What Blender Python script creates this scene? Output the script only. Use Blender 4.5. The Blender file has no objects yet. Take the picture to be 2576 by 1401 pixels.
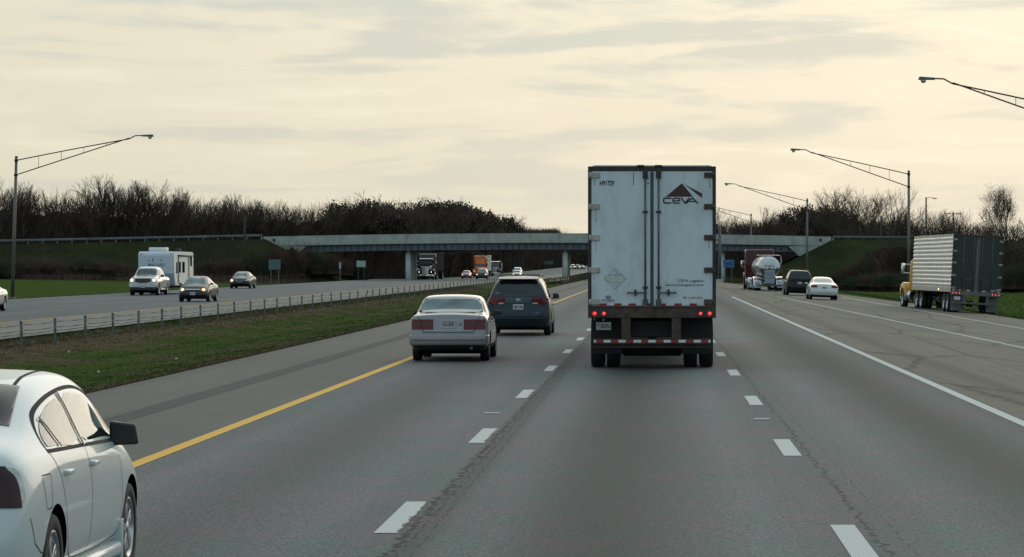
import bpy, bmesh, math, random
import numpy as np
from mathutils import Vector, Matrix
from mathutils.bvhtree import BVHTree
R = math.radians
rnd = random.Random(7)
sc = bpy.context.scene
col = sc.collection
CH = 2.15          # camera height
F = 7660.0         # focal length in units of the 2576 px wide picture
HX, HY = 1650.0, 663.0

# ------------------------------------------------------------------ tags
def tag(o, label=None, cat=None, group=None, kind=None):
    if label:
        o['label'] = label
        if not 4<=len(label.split())<=16: print('LABEL LENGTH', len(label.split()), label)
    if cat: o['category'] = cat
    if group: o['group'] = group
    if kind: o['kind'] = kind
    return o
def empty(name, label=None, cat=None, group=None, loc=(0,0,0), rz=0.0, rx=0.0, ry=0.0):
    o = bpy.data.objects.new(name, None); col.objects.link(o)
    o.empty_display_size = .3
    o.location = loc; o.rotation_euler = (rx, ry, rz)
    return tag(o, label, cat, group)
def link(name, me, parent=None, mats=None):
    if mats:
        me.materials.clear()
        for m in (mats if isinstance(mats,(list,tuple)) else [mats]): me.materials.append(m)
    o = bpy.data.objects.new(name, me); col.objects.link(o)
    if parent: o.parent = parent
    return o
def copy_tree(o, parent=None):
    c = o.copy(); col.objects.link(c); c.parent = parent
    for ch in list(o.children): copy_tree(ch, c)
    return c

# ------------------------------------------------------------------ materials
MC = {}
def nt(m):
    m.use_nodes = True
    return m.node_tree.nodes, m.node_tree.links, m.node_tree.nodes['Principled BSDF']
def mat(name, color, rough=.5, metal=0., coat=0., var=.12, vs=3., bump=0., bs=20., emis=None, es=0., spec=.5, dirt=None, dscale=1.2, damt=.5, coatr=.06, trans=0.):
    if name in MC: return MC[name]
    m = bpy.data.materials.new(name); N,L,b = nt(m)
    tc = N.new('ShaderNodeTexCoord')
    nz = N.new('ShaderNodeTexNoise'); nz.inputs['Scale'].default_value = vs; nz.inputs['Detail'].default_value = 5
    L.new(tc.outputs['Object'], nz.inputs['Vector'])
    r = N.new('ShaderNodeMapRange'); r.inputs[1].default_value=.3; r.inputs[2].default_value=.7
    r.inputs[3].default_value=1-var; r.inputs[4].default_value=1+var
    L.new(nz.outputs['Fac'], r.inputs[0])
    mx = N.new('ShaderNodeVectorMath'); mx.operation='SCALE'
    mx.inputs[0].default_value = color[:3]; L.new(r.outputs[0], mx.inputs['Scale'])
    out = mx.outputs[0]
    if dirt:
        n2 = N.new('ShaderNodeTexNoise'); n2.inputs['Scale'].default_value = dscale; n2.inputs['Detail'].default_value = 8; n2.inputs['Roughness'].default_value=.7
        mp = N.new('ShaderNodeMapping'); mp.inputs['Scale'].default_value=(1,1,.35); L.new(tc.outputs['Object'], mp.inputs[0]); L.new(mp.outputs[0], n2.inputs['Vector'])
        r2 = N.new('ShaderNodeMapRange'); r2.inputs[1].default_value=.45; r2.inputs[2].default_value=.75; r2.inputs[4].default_value=damt
        L.new(n2.outputs['Fac'], r2.inputs[0])
        mm = N.new('ShaderNodeMix'); mm.data_type='RGBA'; L.new(r2.outputs[0], mm.inputs[0]); L.new(out, mm.inputs[6]); mm.inputs[7].default_value=(*dirt,1)
        out = mm.outputs[2]
    L.new(out, b.inputs['Base Color'])
    b.inputs['Roughness'].default_value = rough; b.inputs['Metallic'].default_value = metal
    b.inputs['Coat Weight'].default_value = coat; b.inputs['Coat Roughness'].default_value = coatr
    b.inputs['Specular IOR Level'].default_value = spec
    if trans: b.inputs['Transmission Weight'].default_value = trans
    if bump:
        n3 = N.new('ShaderNodeTexNoise'); n3.inputs['Scale'].default_value=bs; n3.inputs['Detail'].default_value=6; L.new(tc.outputs['Object'], n3.inputs['Vector'])
        bu = N.new('ShaderNodeBump'); bu.inputs['Strength'].default_value=bump; bu.inputs['Distance'].default_value=.02
        L.new(n3.outputs['Fac'], bu.inputs['Height']); L.new(bu.outputs[0], b.inputs['Normal'])
    if emis:
        b.inputs['Emission Color'].default_value=(*emis,1); b.inputs['Emission Strength'].default_value=es
    MC[name]=m; return m
def paint(name, c, metal=0., rough=.35, damt=.25):
    lum=max(c); return mat(name, c, rough=rough, metal=metal, coat=1. if lum>.2 else .35, spec=.5 if lum>.2 else .2, var=.04, dirt=(.18,.17,.15) if lum>.2 else (.06,.057,.05), dscale=1.5, damt=damt, coatr=.04)

BLACK = mat('black_rubber', (.012,.012,.012), .75, bump=.3)
PLAST = mat('black_plastic', (.02,.02,.021), .45)
WELL  = mat('wheel_well_black', (.006,.006,.007), .95, spec=.1)
GLASS = mat('dark_glass', (.012,.02,.024), .03, spec=.6, var=.3, vs=2)
GLASSL= mat('windshield_glass', (.04,.07,.075), .04, spec=.7, var=.5, vs=2.5)
def clear_glass(name,tint,milk=.08):
    m=bpy.data.materials.new(name); N,L,b=nt(m); o=N['Material Output']
    t=N.new('ShaderNodeBsdfTransparent'); t.inputs[0].default_value=(*tint,1); g=N.new('ShaderNodeBsdfGlossy'); g.inputs['Roughness'].default_value=.03
    d=N.new('ShaderNodeBsdfDiffuse'); d.inputs[0].default_value=(.25,.34,.33,1); fr=N.new('ShaderNodeFresnel'); fr.inputs[0].default_value=1.55
    a=N.new('ShaderNodeMixShader'); a.inputs[0].default_value=milk; L.new(t.outputs[0],a.inputs[1]); L.new(d.outputs[0],a.inputs[2])
    c=N.new('ShaderNodeMixShader'); L.new(fr.outputs[0],c.inputs[0]); L.new(a.outputs[0],c.inputs[1]); L.new(g.outputs[0],c.inputs[2]); L.new(c.outputs[0],o.inputs[0]); MC[name]=m; return m
CLEAR=clear_glass('clear_glass',(.62,.74,.72),.60)
LINING=mat('cabin_lining',(.22,.24,.23),.9)
CHROME= mat('chrome', (.75,.76,.77), .12, 1., var=.1)
ALU   = mat('aluminium', (.55,.56,.57), .28, 1., var=.15, vs=6)
RIM   = mat('alloy_rim', (.5,.51,.52), .3, .9, var=.1)
TAILR = mat('tail_lamp_red', (.13,.004,.004), .2, coat=.25, spec=.3, var=.3, vs=14)
TAILD = mat('tail_lamp_smoked', (.028,.006,.008), .18, coat=.15, spec=.3, var=.4, vs=14)
TAILW = mat('tail_lamp_clear', (.45,.4,.38), .15, coat=1.)
TAILM = mat('tail_lamp_dull_pink', (.10,.022,.02), .25, coat=.25, spec=.3, var=.3, vs=14)
HEADO = mat('headlamp_clear', (.45,.47,.47), .08, coat=1., var=.4, vs=12)
HLIT  = mat('headlamp_lit', (.9,.8,.6), .2, emis=(1.,.80,.50), es=4.)
HLITA = mat('headlamp_lit_amber', (.9,.6,.3), .2, emis=(1.,.58,.20), es=3.2)
HDIM  = mat('headlamp_dim', (.9,.85,.7), .2, emis=(1.,.85,.65), es=2.0)
RLIT  = mat('marker_lit_red', (.5,.02,.02), .2, emis=(1.,.03,.03), es=.42)
RHOT  = mat('marker_bulb_red', (.9,.1,.08), .2, emis=(1.,.16,.12), es=1.6)
PLATEW= mat('plate_white', (.5,.52,.52), .5, var=.15, vs=20)
INK   = mat('black_ink', (.015,.014,.016), .5)
INKR  = mat('maroon_ink', (.06,.015,.018), .5)
INKRF = mat('faded_red_ink', (.45,.2,.18), .6, var=.3, vs=20)
INKBL = mat('blue_ink', (.05,.14,.3), .5)
SEAM  = mat('panel_gap_black', (.01,.01,.01), .8)
STEEL = mat('dull_steel', (.12,.12,.115), .5, .6, var=.3, vs=8, dirt=(.09,.045,.025), damt=.5, dscale=6)
RUST  = mat('rusty_steel', (.075,.055,.042), .8, .2, var=.4, vs=6, dirt=(.13,.07,.04), dscale=4, damt=.7)
GALV  = mat('galvanised_steel', (.3,.31,.31), .5, .5, var=.2, vs=5)
TAPER = mat('tape_red', (.3,.02,.02), .45, var=.3, vs=9)
TAPEW = mat('tape_white', (.62,.64,.63), .45, var=.12, vs=9)

# ------------------------------------------------------------------ mesh helpers
class MB:
    def __init__(s): s.bm = bmesh.new()
    def _fin(s, vs, mi, smooth, bev, seg=2):
        fs = {f for v in vs for f in v.link_faces}
        for f in fs: f.material_index = mi; f.smooth = smooth
        if bev:
            es = list({e for v in vs for e in v.link_edges})
            r = bmesh.ops.bevel(s.bm, geom=es, offset=bev, segments=seg, affect='EDGES', profile=.5)
            for f in r['faces']: f.material_index = mi; f.smooth = True
    def box(s, x0,x1,y0,y1,z0,z1, bev=0, mi=0, rot=None, piv=None, seg=2):
        c = Vector(((x0+x1)/2,(y0+y1)/2,(z0+z1)/2))
        M = Matrix.Translation(c) @ Matrix.Diagonal((abs(x1-x0),abs(y1-y0),abs(z1-z0),1))
        if rot is not None:
            p = Vector(piv) if piv else c
            M = Matrix.Translation(p) @ rot.to_4x4() @ Matrix.Translation(-p) @ M
        r = bmesh.ops.create_cube(s.bm, size=1, matrix=M)
        s._fin(r['verts'], mi, False, bev, seg); return s
    def hexa(s, pts, mi=0, bev=0, seg=2):   # 8 pts: bottom 4 ccw, top 4 ccw
        v = [s.bm.verts.new(p) for p in pts]
        for q in ((3,2,1,0),(4,5,6,7),(0,1,5,4),(1,2,6,5),(2,3,7,6),(3,0,4,7)):
            s.bm.faces.new([v[i] for i in q])
        s._fin(v, mi, False, bev, seg); return s
    def cyl(s, p0, p1, r0, r1=None, n=12, mi=0, smooth=True, bev=0):
        p0=Vector(p0); p1=Vector(p1); r1 = r0 if r1 is None else r1
        d=p1-p0; L=d.length
        if L<1e-6: return s
        q = d.to_track_quat('Z','Y').to_matrix().to_4x4()
        M = Matrix.Translation((p0+p1)/2) @ q
        r = bmesh.ops.create_cone(s.bm, cap_ends=True, segments=n, radius1=r0, radius2=r1, depth=L, matrix=M)
        for f in {f for v in r['verts'] for f in v.link_faces}:
            f.material_index=mi; f.smooth = smooth and len(f.verts)==4
        return s
    def lathe(s, prof, axis='x', c=(0,0,0), n=28, mi=0, caps=True):   # prof: (along, radius)
        c=Vector(c); rings=[]
        for a,r in prof:
            ring=[]
            for k in range(n):
                t=2*math.pi*k/n
                p = (a, r*math.cos(t), r*math.sin(t)) if axis=='x' else ((r*math.cos(t), a, r*math.sin(t)) if axis=='y' else (r*math.cos(t), r*math.sin(t), a))
                ring.append(s.bm.verts.new(c+Vector(p)))
            rings.append(ring)
        for a,b in zip(rings, rings[1:]):
            for k in range(n):
                f=s.bm.faces.new((a[k],a[(k+1)%n],b[(k+1)%n],b[k])); f.smooth=True; f.material_index=mi
        for ring in ((rings[0],rings[-1]) if caps else ()):
            try: f=s.bm.faces.new(ring); f.material_index=mi
            except Exception: pass
        return s
    def prism(s, poly, a0, a1, axis='y', mi=0, bev=0, smooth=False):  # poly 2D, extruded along axis
        def P(u,v,a): return {'y':(u,a,v),'x':(a,u,v),'z':(u,v,a)}[axis]
        v0=[s.bm.verts.new(P(u,v,a0)) for u,v in poly]; v1=[s.bm.verts.new(P(u,v,a1)) for u,v in poly]
        n=len(poly)
        s.bm.faces.new(v0); s.bm.faces.new(v1[::-1])
        for k in range(n): s.bm.faces.new((v0[(k+1)%n],v0[k],v1[k],v1[(k+1)%n]))
        s._fin(v0+v1, mi, smooth, bev); return s
    def tube(s, pts, r, n=8, mi=0):
        for a,b in zip(pts,pts[1:]): s.cyl(a,b,r,n=n,mi=mi)
        return s
    def ribbon(s, pts, w, y, closed=False, mi=0, mirror=1):  # flat strip in XZ plane at y
        n=len(pts); P=[Vector(p) for p in pts]; L=[];Rr=[]
        for i in range(n):
            a = P[i-1] if (i>0 or closed) else None; b = P[(i+1)%n] if (i<n-1 or closed) else None
            d1=(P[i]-a).normalized() if a is not None else None; d2=(b-P[i]).normalized() if b is not None else None
            if d1 is None: d1=d2
            if d2 is None: d2=d1
            n1=Vector((-d1.y,d1.x)); n2=Vector((-d2.y,d2.x)); m=(n1+n2)
            m = m.normalized() if m.length>1e-6 else n1
            k = w/2/max(.35,m.dot(n1))
            L.append(s.bm.verts.new((mirror*(P[i]+m*k).x,y,(P[i]+m*k).y))); Rr.append(s.bm.verts.new((mirror*(P[i]-m*k).x,y,(P[i]-m*k).y)))
        for i in range(n if closed else n-1):
            j=(i+1)%n; f=s.bm.faces.new((L[i],Rr[i],Rr[j],L[j])); f.material_index=mi
        return s
    def flat(s, poly, y, mi=0):
        f=s.bm.faces.new([s.bm.verts.new((u,y,v)) for u,v in poly]); f.material_index=mi; return s
    def obj(s, name, parent=None, mats=None, smooth_angle=None, norm=True):
        if norm: bmesh.ops.recalc_face_normals(s.bm, faces=s.bm.faces[:])
        me=bpy.data.meshes.new(name); s.bm.to_mesh(me); s.bm.free()
        if smooth_angle:
            for p in me.polygons: p.use_smooth=True
            me.set_sharp_from_angle(angle=R(smooth_angle))
        return link(name, me, parent, mats or PLAST)

def np_mesh(name, V, Fq, mats, parent=None, mi=None, smooth=False):
    V=np.asarray(V,dtype=np.float32).reshape(-1,3); Fq=np.asarray(Fq,dtype=np.int32)
    k=Fq.shape[1]; n=len(Fq)
    me=bpy.data.meshes.new(name); me.vertices.add(len(V)); me.vertices.foreach_set('co',V.ravel())
    me.loops.add(n*k); me.loops.foreach_set('vertex_index',Fq.ravel())
    me.polygons.add(n); me.polygons.foreach_set('loop_start',np.arange(0,n*k,k,dtype=np.int32))
    try: me.polygons.foreach_set('loop_total',np.full(n,k,dtype=np.int32))
    except Exception: pass
    if mi is not None: me.polygons.foreach_set('material_index',np.asarray(mi,dtype=np.int32))
    me.polygons.foreach_set('use_smooth',np.full(n,smooth))
    me.update(calc_edges=True); me.validate()
    return link(name, me, parent, mats)
def prisms(P0,P1,R0,R1):
    P0=np.asarray(P0,float);P1=np.asarray(P1,float);R0=np.asarray(R0,float);R1=np.asarray(R1,float)
    d=P1-P0; d/=np.maximum(np.linalg.norm(d,axis=1,keepdims=True),1e-9)
    ref=np.where(np.abs(d[:,2:3])>.9,np.array([[1.,0,0]]),np.array([[0,0,1.]]))
    u=np.cross(d,ref); u/=np.linalg.norm(u,axis=1,keepdims=True); v=np.cross(d,u)
    V=[]
    for P,Rr in ((P0,R0),(P1,R1)):
        for k in range(3):
            t=2*math.pi*k/3; V.append(P+(u*math.cos(t)+v*math.sin(t))*Rr[:,None])
    V=np.stack(V,1).reshape(-1,3); n=len(P0); b=(np.arange(n)*6)[:,None]
    Fq=np.concatenate([b+np.array([[k,(k+1)%3,3+(k+1)%3,3+k]]) for k in range(3)],0)
    return V,Fq
def text_mesh(body, x0,x1,z0,z1, y, name, m, parent, bold=0., mirror=1, shear=0.):
    cu=bpy.data.curves.new('t','FONT'); cu.body=body; cu.size=1; cu.offset=bold; cu.shear=shear; cu.resolution_u=3
    ob=bpy.data.objects.new('t',cu); me=bpy.data.meshes.new_from_object(ob)
    bpy.data.objects.remove(ob)
    c=np.zeros(len(me.vertices)*3); me.vertices.foreach_get('co',c); c=c.reshape(-1,3)
    mn=c.min(0); mx=c.max(0)
    X=x0+(c[:,0]-mn[0])/(mx[0]-mn[0])*(x1-x0); Z=z0+(c[:,1]-mn[1])/(mx[1]-mn[1])*(z1-z0)
    if mirror<0: X = x0+x1-X
    me.vertices.foreach_set('co',np.stack([X,np.full_like(X,y),Z],1).ravel()); me.update()
    return link(name, me, parent, m)

# ------------------------------------------------------------------ wheels
WC={}
def wheel(root, x, y, r=.32, w=.2, side=1, rimr=None, style='spoke', rim=None, name='wheel', z=None):
    k=(round(r,3),round(w,3),side,rimr,style,rim.name if rim else '')
    if k not in WC:
        WC[k]=wheel_new(root,x,y,r,w,side,rimr,style,rim,name); e=WC[k]
    else:
        e=copy_tree(WC[k],root); e.location=(x,y,r)
    if z is not None: e.location.z=z
    return e
def wheel_new(root, x, y, r=.32, w=.2, side=1, rimr=None, style='spoke', rim=None, name='wheel'):
    rimr = rimr or r*.66
    e = bpy.data.objects.new(name, None); col.objects.link(e); e.parent=root; e.location=(x,y,r); e.empty_display_size=.2
    s=side; h=w/2
    t=MB(); t.lathe([(-h*.8*s,rimr),(-h*s,rimr*1.08),(-h*s,r*.93),(-h*.72*s,r),(h*.72*s,r),(h*.97*s,r*.95),(h*s,r*.82),(h*s,rimr*1.06),(h*.85*s,rimr)],'x',n=36,caps=False)
    t.obj('tyre', e, BLACK)
    q=MB(); 
    q.lathe([(h*.86*s,rimr*1.0),(h*.9*s,rimr*.97),(h*.7*s,rimr*.9),(h*.1*s,rimr*.86),(h*.05*s,.02)],'x',n=36,caps=False,mi=1 if style=='spoke' else 0)
    q.lathe([(h*.80*s,rimr*1.03),(h*.93*s,rimr*1.02),(h*.93*s,rimr*.93),(h*.6*s,rimr*.9)],'x',n=36,mi=0,caps=False)
    if style=='spoke':
        for k in range(5):
            a=2*math.pi*k/5+.2
            for da in (-.13,.13):
                rot=Matrix.Rotation(a+da,3,'X')
                q.box(h*.5*s,h*.84*s,-.020,.020,rimr*.12,rimr*.95,bev=.006,rot=rot,piv=(0,0,0),seg=1)
        q.lathe([(h*.5*s,rimr*.22),(h*.86*s,rimr*.2),(h*.9*s,.01)],'x',n=20)
    elif style=='disc':
        q.lathe([(h*.5*s,rimr*.9),(h*.62*s,rimr*.6),(h*.5*s,rimr*.4),(h*.8*s,rimr*.35),(h*.85*s,.01)],'x',n=24)
        for k in range(10):
            rot=Matrix.Rotation(2*math.pi*k/10,3,'X'); q.box(h*.55*s,h*.66*s,-.02,.02,rimr*.66,rimr*.8,rot=rot,piv=(0,0,0),mi=1)
    q.obj('rim', e, [rim or RIM, WELL])
    return e

# ------------------------------------------------------------------ car bodies
COLS=[-1,-.72,-.36,0,.36,.72,1]
def scale_st(st, L, W, H, L0, W0, H0):
    return [(y*L/L0, zb*H/H0, zs*H/H0, zt*H/H0, w*W/W0, wb*W/W0, wr*W/W0) for y,zb,zs,zt,w,wb,wr in st]
def body_mesh(st, tail, nose, cr, cf, wheels, wr_r, paintm, trim=PLAST, trim_z=None, crown=.02, arch=True, cuts=None, lev=2, topf=.8):
    L=st[-1][0]; n=len(st); bm=bmesh.new(); V={}
    def rowpos(i,r):
        y,zb,zs,zt,w,wb,wr=st[i]; g=zt-zs
        return [(.84*w,zb),(.975*w,zb+.09),(w,zb+(zs-zb)*.45),(.995*w,zb+(zs-zb)*.8),(wb,zs),(wb-.05,zs+.1*g+.012),(wr,zs+.86*g),(topf*wr,zt)][r]
    def vert(i,c,r):
        k=(i,c,r)
        if k in V: return V[k]
        X,z=rowpos(i,r); y=st[i][0]; f=COLS[c]; x=X*f
        if r==7: z+=crown*(1-f*f)
        if i==0: y+=tail[r]
        if i==n-1: y-=nose[r]
        if i==1: y+=tail[r]*.7
        if i==n-2: y-=nose[r]*.7
        hw=st[n//2][4]; q=min(1,abs(x)/hw)
        yr=max(0,1-y/(.9)); yf=max(0,1-(L-y)/(1.1))
        y+= cr*(q**2.5)*yr - cf*(q**2.2)*yf
        V[k]=bm.verts.new((x,y,z)); return V[k]
    nr=8; nc=7
    def quad(a,b,c,d):
        bm.faces.new((a,b,c,d))
    for i in range(n-1):
        for c in range(nc-1):
            quad(vert(i,c,0),vert(i,c+1,0),vert(i+1,c+1,0),vert(i+1,c,0))
            quad(vert(i,c,7),vert(i+1,c,7),vert(i+1,c+1,7),vert(i,c+1,7))
        for r in range(nr-1):
            quad(vert(i,0,r),vert(i+1,0,r),vert(i+1,0,r+1),vert(i,0,r+1))
            quad(vert(i,6,r),vert(i,6,r+1),vert(i+1,6,r+1),vert(i+1,6,r))
    for i in (0,n-1):
        for c in range(nc-1):
            for r in range(nr-1):
                quad(vert(i,c,r),vert(i,c+1,r),vert(i,c+1,r+1),vert(i,c,r+1))
    bmesh.ops.recalc_face_normals(bm,faces=bm.faces[:])
    me=bpy.data.meshes.new('b'); bm.to_mesh(me); bm.free()
    me.materials.append(paintm); me.materials.append(WELL); me.materials.append(trim); me.materials.append(LINING)
    ob=bpy.data.objects.new('b',me); col.objects.link(ob)
    m=ob.modifiers.new('s','SUBSURF'); m.levels=lev; m.render_levels=lev
    dg=bpy.context.evaluated_depsgraph_get(); dg.update(); um=bpy.data.meshes.new_from_object(ob.evaluated_get(dg))
    bv=BVHTree.FromPolygons([v.co.copy() for v in um.vertices],[tuple(p.vertices) for p in um.polygons]); bpy.data.meshes.remove(um)
    tmp=[]
    if arch or cuts:
        cb=MB()
        if arch:
            for y in wheels:
                for s in (-1,1):
                    hw=st[n//2][4]; cb.cyl((s*(hw-.30),y,wr_r),(s*(hw+.3),y,wr_r),wr_r+.055,n=40,mi=1)
        cl=[cb] if arch else []
        for f in (cuts or []): q=MB(); f(q); cl.append(q)
        for q in cl:
            co=q.obj('c',None,[paintm,WELL,trim,LINING]); tmp.append(co)
            m=ob.modifiers.new('b','BOOLEAN'); m.operation='DIFFERENCE'; m.object=co; m.solver='EXACT'
    dg=bpy.context.evaluated_depsgraph_get(); dg.update()
    res=bpy.data.meshes.new_from_object(ob.evaluated_get(dg))
    for o in [ob]+tmp: bpy.data.objects.remove(o)
    for p in res.polygons:
        p.use_smooth=True
        if arch and any(math.hypot(p.center.y-y_,p.center.z-wr_r)<wr_r+.0556 for y_ in wheels): p.material_index=1
        if p.material_index==0 and trim_z is not None and p.center.z<trim_z: p.material_index=2
    res.set_sharp_from_angle(angle=R(38))
    return res,bv

def ray(bv, axis, a, b):
    if axis=='R': o,d=(5,a,b),(-1,0,0)
    elif axis=='L': o,d=(-5,a,b),(1,0,0)
    elif axis=='B': o,d=(a,-5,b),(0,1,0)
    elif axis=='F': o,d=(a,12,b),(0,-1,0)
    else: o,d=(a,b,6),(0,0,-1)
    h=bv.ray_cast(Vector(o),Vector(d)); return h[0],h[1],Vector(d)
def rounded(poly, k=.18, it=2):
    for _ in range(it):
        q=[]; n=len(poly)
        for i in range(n):
            a=Vector(poly[i]); b=Vector(poly[(i+1)%n]); q.append(tuple(a.lerp(b,k))); q.append(tuple(a.lerp(b,1-k)))
        poly=q; k=.25
    return poly
def patch(bv, poly, axis, name, parent, m, nu=12, nv=10, off=.005, rd=.12, skirt=.02):
    if rd: poly=rounded(poly, rd)
    bs=[p[1] for p in poly]; b0,b1=min(bs),max(bs); eps=(b1-b0)*1e-3
    bm=bmesh.new(); rows=[]
    for j in range(nv+1):
        b=b0+eps+(b1-b0-2*eps)*j/nv; xs=[]
        for (xa,ya),(xb,yb) in zip(poly,poly[1:]+poly[:1]):
            if (ya<=b<yb) or (yb<=b<ya): xs.append(xa+(xb-xa)*(b-ya)/(yb-ya))
        if len(xs)<2: continue
        lo,hi=min(xs),max(xs); row=[]; last=None
        for i in range(nu+1):
            a=lo+(hi-lo)*i/nu; h,nn,d=ray(bv,axis,a,b)
            if h is None:
                h=last.copy() if last is not None else None
                if h is None: row.append(None); continue
                if axis in 'RL': h.y=a;h.z=b
                else: h.x=a
                nn=-d
            if nn.dot(d)>0: nn=-nn
            last=h; row.append((h+ (nn*.6-d*.4)*off, nn, d))
        fill=next((r for r in row if r),None)
        if fill is None: continue
        rows.append([bm.verts.new((r or fill)[0]) for r in row]); rows[-1].append(d)
    if len(rows)<2: bm.free(); return None
    for ra,rb in zip(rows,rows[1:]):
        for i in range(nu):
            try: f=bm.faces.new((ra[i],ra[i+1],rb[i+1],rb[i])); f.smooth=True
            except Exception: pass
    if skirt:
        d=rows[0][-1]
        be=[e for e in bm.edges if len(e.link_faces)==1]
        r=bmesh.ops.extrude_edge_only(bm,edges=be)
        for g in r['geom']:
            if isinstance(g,bmesh.types.BMVert): g.co+=d*skirt
    bmesh.ops.recalc_face_normals(bm,faces=bm.faces[:])
    me=bpy.data.meshes.new(name); bm.to_mesh(me); bm.free()
    me.set_sharp_from_angle(angle=R(50))
    # make sure that the face looks outwards
    if me.polygons:
        tot=sum((p.normal.dot(rows[0][-1])*p.area for p in me.polygons))
        if tot>0: me.flip_normals()
    return link(name, me, parent, m)
def shell_cut(me, planes, name, parent, m, off=.006):
    bm=bmesh.new(); bm.from_mesh(me)
    for co,no in planes:
        g=bm.verts[:]+bm.edges[:]+bm.faces[:]
        bmesh.ops.bisect_plane(bm,geom=g,plane_co=co,plane_no=no,clear_outer=True)
    bm.normal_update()
    be=[e for e in bm.edges if len(e.link_faces)==1]
    for v in bm.verts: v.co+=v.normal*off
    r=bmesh.ops.extrude_edge_only(bm,edges=be)
    for q in r['geom']:
        if isinstance(q,bmesh.types.BMVert) and q.link_faces: q.co-=sum((f.normal for f in q.link_faces),Vector())*0
    for f in bm.faces: f.material_index=0; f.smooth=True
    o=bpy.data.meshes.new(name); bm.to_mesh(o); bm.free(); o.set_sharp_from_angle(angle=R(50))
    return link(name,o,parent,m)
def seam(bv, lines, parent, w=.008, name='panel_gap', m=None, off=.0025):
    bm=bmesh.new()
    for axis,pts in lines:
        if len(pts)>5 and pts[0]!=pts[-1]:
            for _ in range(2):
                q=[pts[0]]
                for a_,b_ in zip(pts,pts[1:]): q+=[(a_[0]*.75+b_[0]*.25,a_[1]*.75+b_[1]*.25),(a_[0]*.25+b_[0]*.75,a_[1]*.25+b_[1]*.75)]
                pts=q+[pts[-1]]
        P=[]
        for (a0,b0),(a1,b1) in zip(pts,pts[1:]):
            k=max(2,int(math.hypot(a1-a0,b1-b0)/.06))
            for i in range(k): P.append((a0+(a1-a0)*i/k,b0+(b1-b0)*i/k))
        P.append(pts[-1]); prev=None
        for i,p in enumerate(P):
            a=Vector(P[max(0,i-1)]); b=Vector(P[min(len(P)-1,i+1)]); t=(b-a).normalized(); nn=Vector((-t.y,t.x))*w/2
            vs=[]
            for s in (1,-1):
                h,nr,d=ray(bv,axis,p[0]+nn.x*s,p[1]+nn.y*s)
                if h is None: vs=None; break
                if nr.dot(d)>0: nr=-nr
                vs.append(bm.verts.new(h+nr*off))
            if vs and prev:
                try: bm.faces.new((prev[0],prev[1],vs[1],vs[0]))
                except Exception: pass
            prev=vs
    me=bpy.data.meshes.new(name); bm.to_mesh(me); bm.free()
    return link(name, me, parent, m or SEAM)
def mirx(poly): return [(-a,b) for a,b in poly][::-1]

SEDAN=[(0,.36,.84,.90,.80,.74,.66),(.07,.25,.92,.985,.86,.80,.68),(.35,.22,.95,1.03,.89,.83,.66),(.75,.20,.96,1.07,.895,.84,.63),(1.25,.20,.96,1.27,.90,.845,.60),(1.70,.20,.955,1.40,.90,.845,.585),(2.3,.20,.95,1.45,.90,.845,.59),(2.75,.20,.93,1.42,.90,.84,.59),(3.25,.20,.91,1.20,.90,.83,.62),(3.65,.20,.88,.985,.895,.81,.62),(4.1,.22,.80,.90,.88,.78,.6),(4.45,.25,.68,.77,.82,.72,.55),(4.6,.32,.58,.64,.72,.62,.5)]
OLD=[(0,.34,.90,.975,.85,.83,.80),(.05,.27,.95,1.02,.87,.85,.80),(.35,.22,.955,1.035,.878,.85,.78),(.88,.20,.96,1.05,.88,.85,.76),(1.12,.20,.96,1.21,.88,.85,.73),(1.42,.20,.96,1.395,.88,.85,.685),(1.6,.20,.96,1.42,.88,.85,.68),(2.1,.20,.95,1.43,.88,.85,.68),(2.75,.20,.93,1.40,.875,.84,.67),(3.2,.20,.91,1.18,.875,.83,.68),(3.55,.20,.89,.985,.87,.82,.66),(4.2,.22,.83,.92,.86,.79,.64),(4.7,.25,.74,.82,.82,.75,.6),(4.83,.32,.62,.68,.76,.7,.55)]
VAN=[(0,.38,1.0,1.12,.86,.85,.78),(.07,.26,1.05,1.35,.93,.90,.75),(.20,.24,1.07,1.60,.955,.91,.71),(.42,.23,1.07,1.715,.96,.92,.69),(1.0,.22,1.06,1.75,.96,.92,.69),(2.5,.22,1.03,1.76,.96,.92,.695),(3.15,.22,1.0,1.70,.96,.92,.69),(3.65,.22,.98,1.46,.96,.91,.69),(4.1,.22,.95,1.13,.95,.88,.70),(4.55,.25,.85,.98,.92,.83,.65),(4.88,.28,.72,.80,.84,.74,.6),(5.0,.34,.6,.66,.74,.66,.5)]
SUV=[(0,.42,1.02,1.14,.86,.85,.8),(.06,.32,1.06,1.38,.93,.90,.78),(.16,.3,1.07,1.66,.955,.91,.74),(.36,.3,1.07,1.78,.96,.92,.72),(1.0,.3,1.06,1.80,.96,.92,.71),(2.3,.3,1.04,1.80,.96,.92,.715),(2.85,.3,1.03,1.74,.96,.92,.71),(3.3,.3,1.03,1.45,.96,.92,.72),(3.65,.3,1.02,1.16,.96,.90,.74),(4.3,.32,.96,1.08,.95,.87,.74),(4.8,.34,.84,.94,.90,.82,.7),(4.95,.42,.7,.76,.82,.76,.6)]
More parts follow.
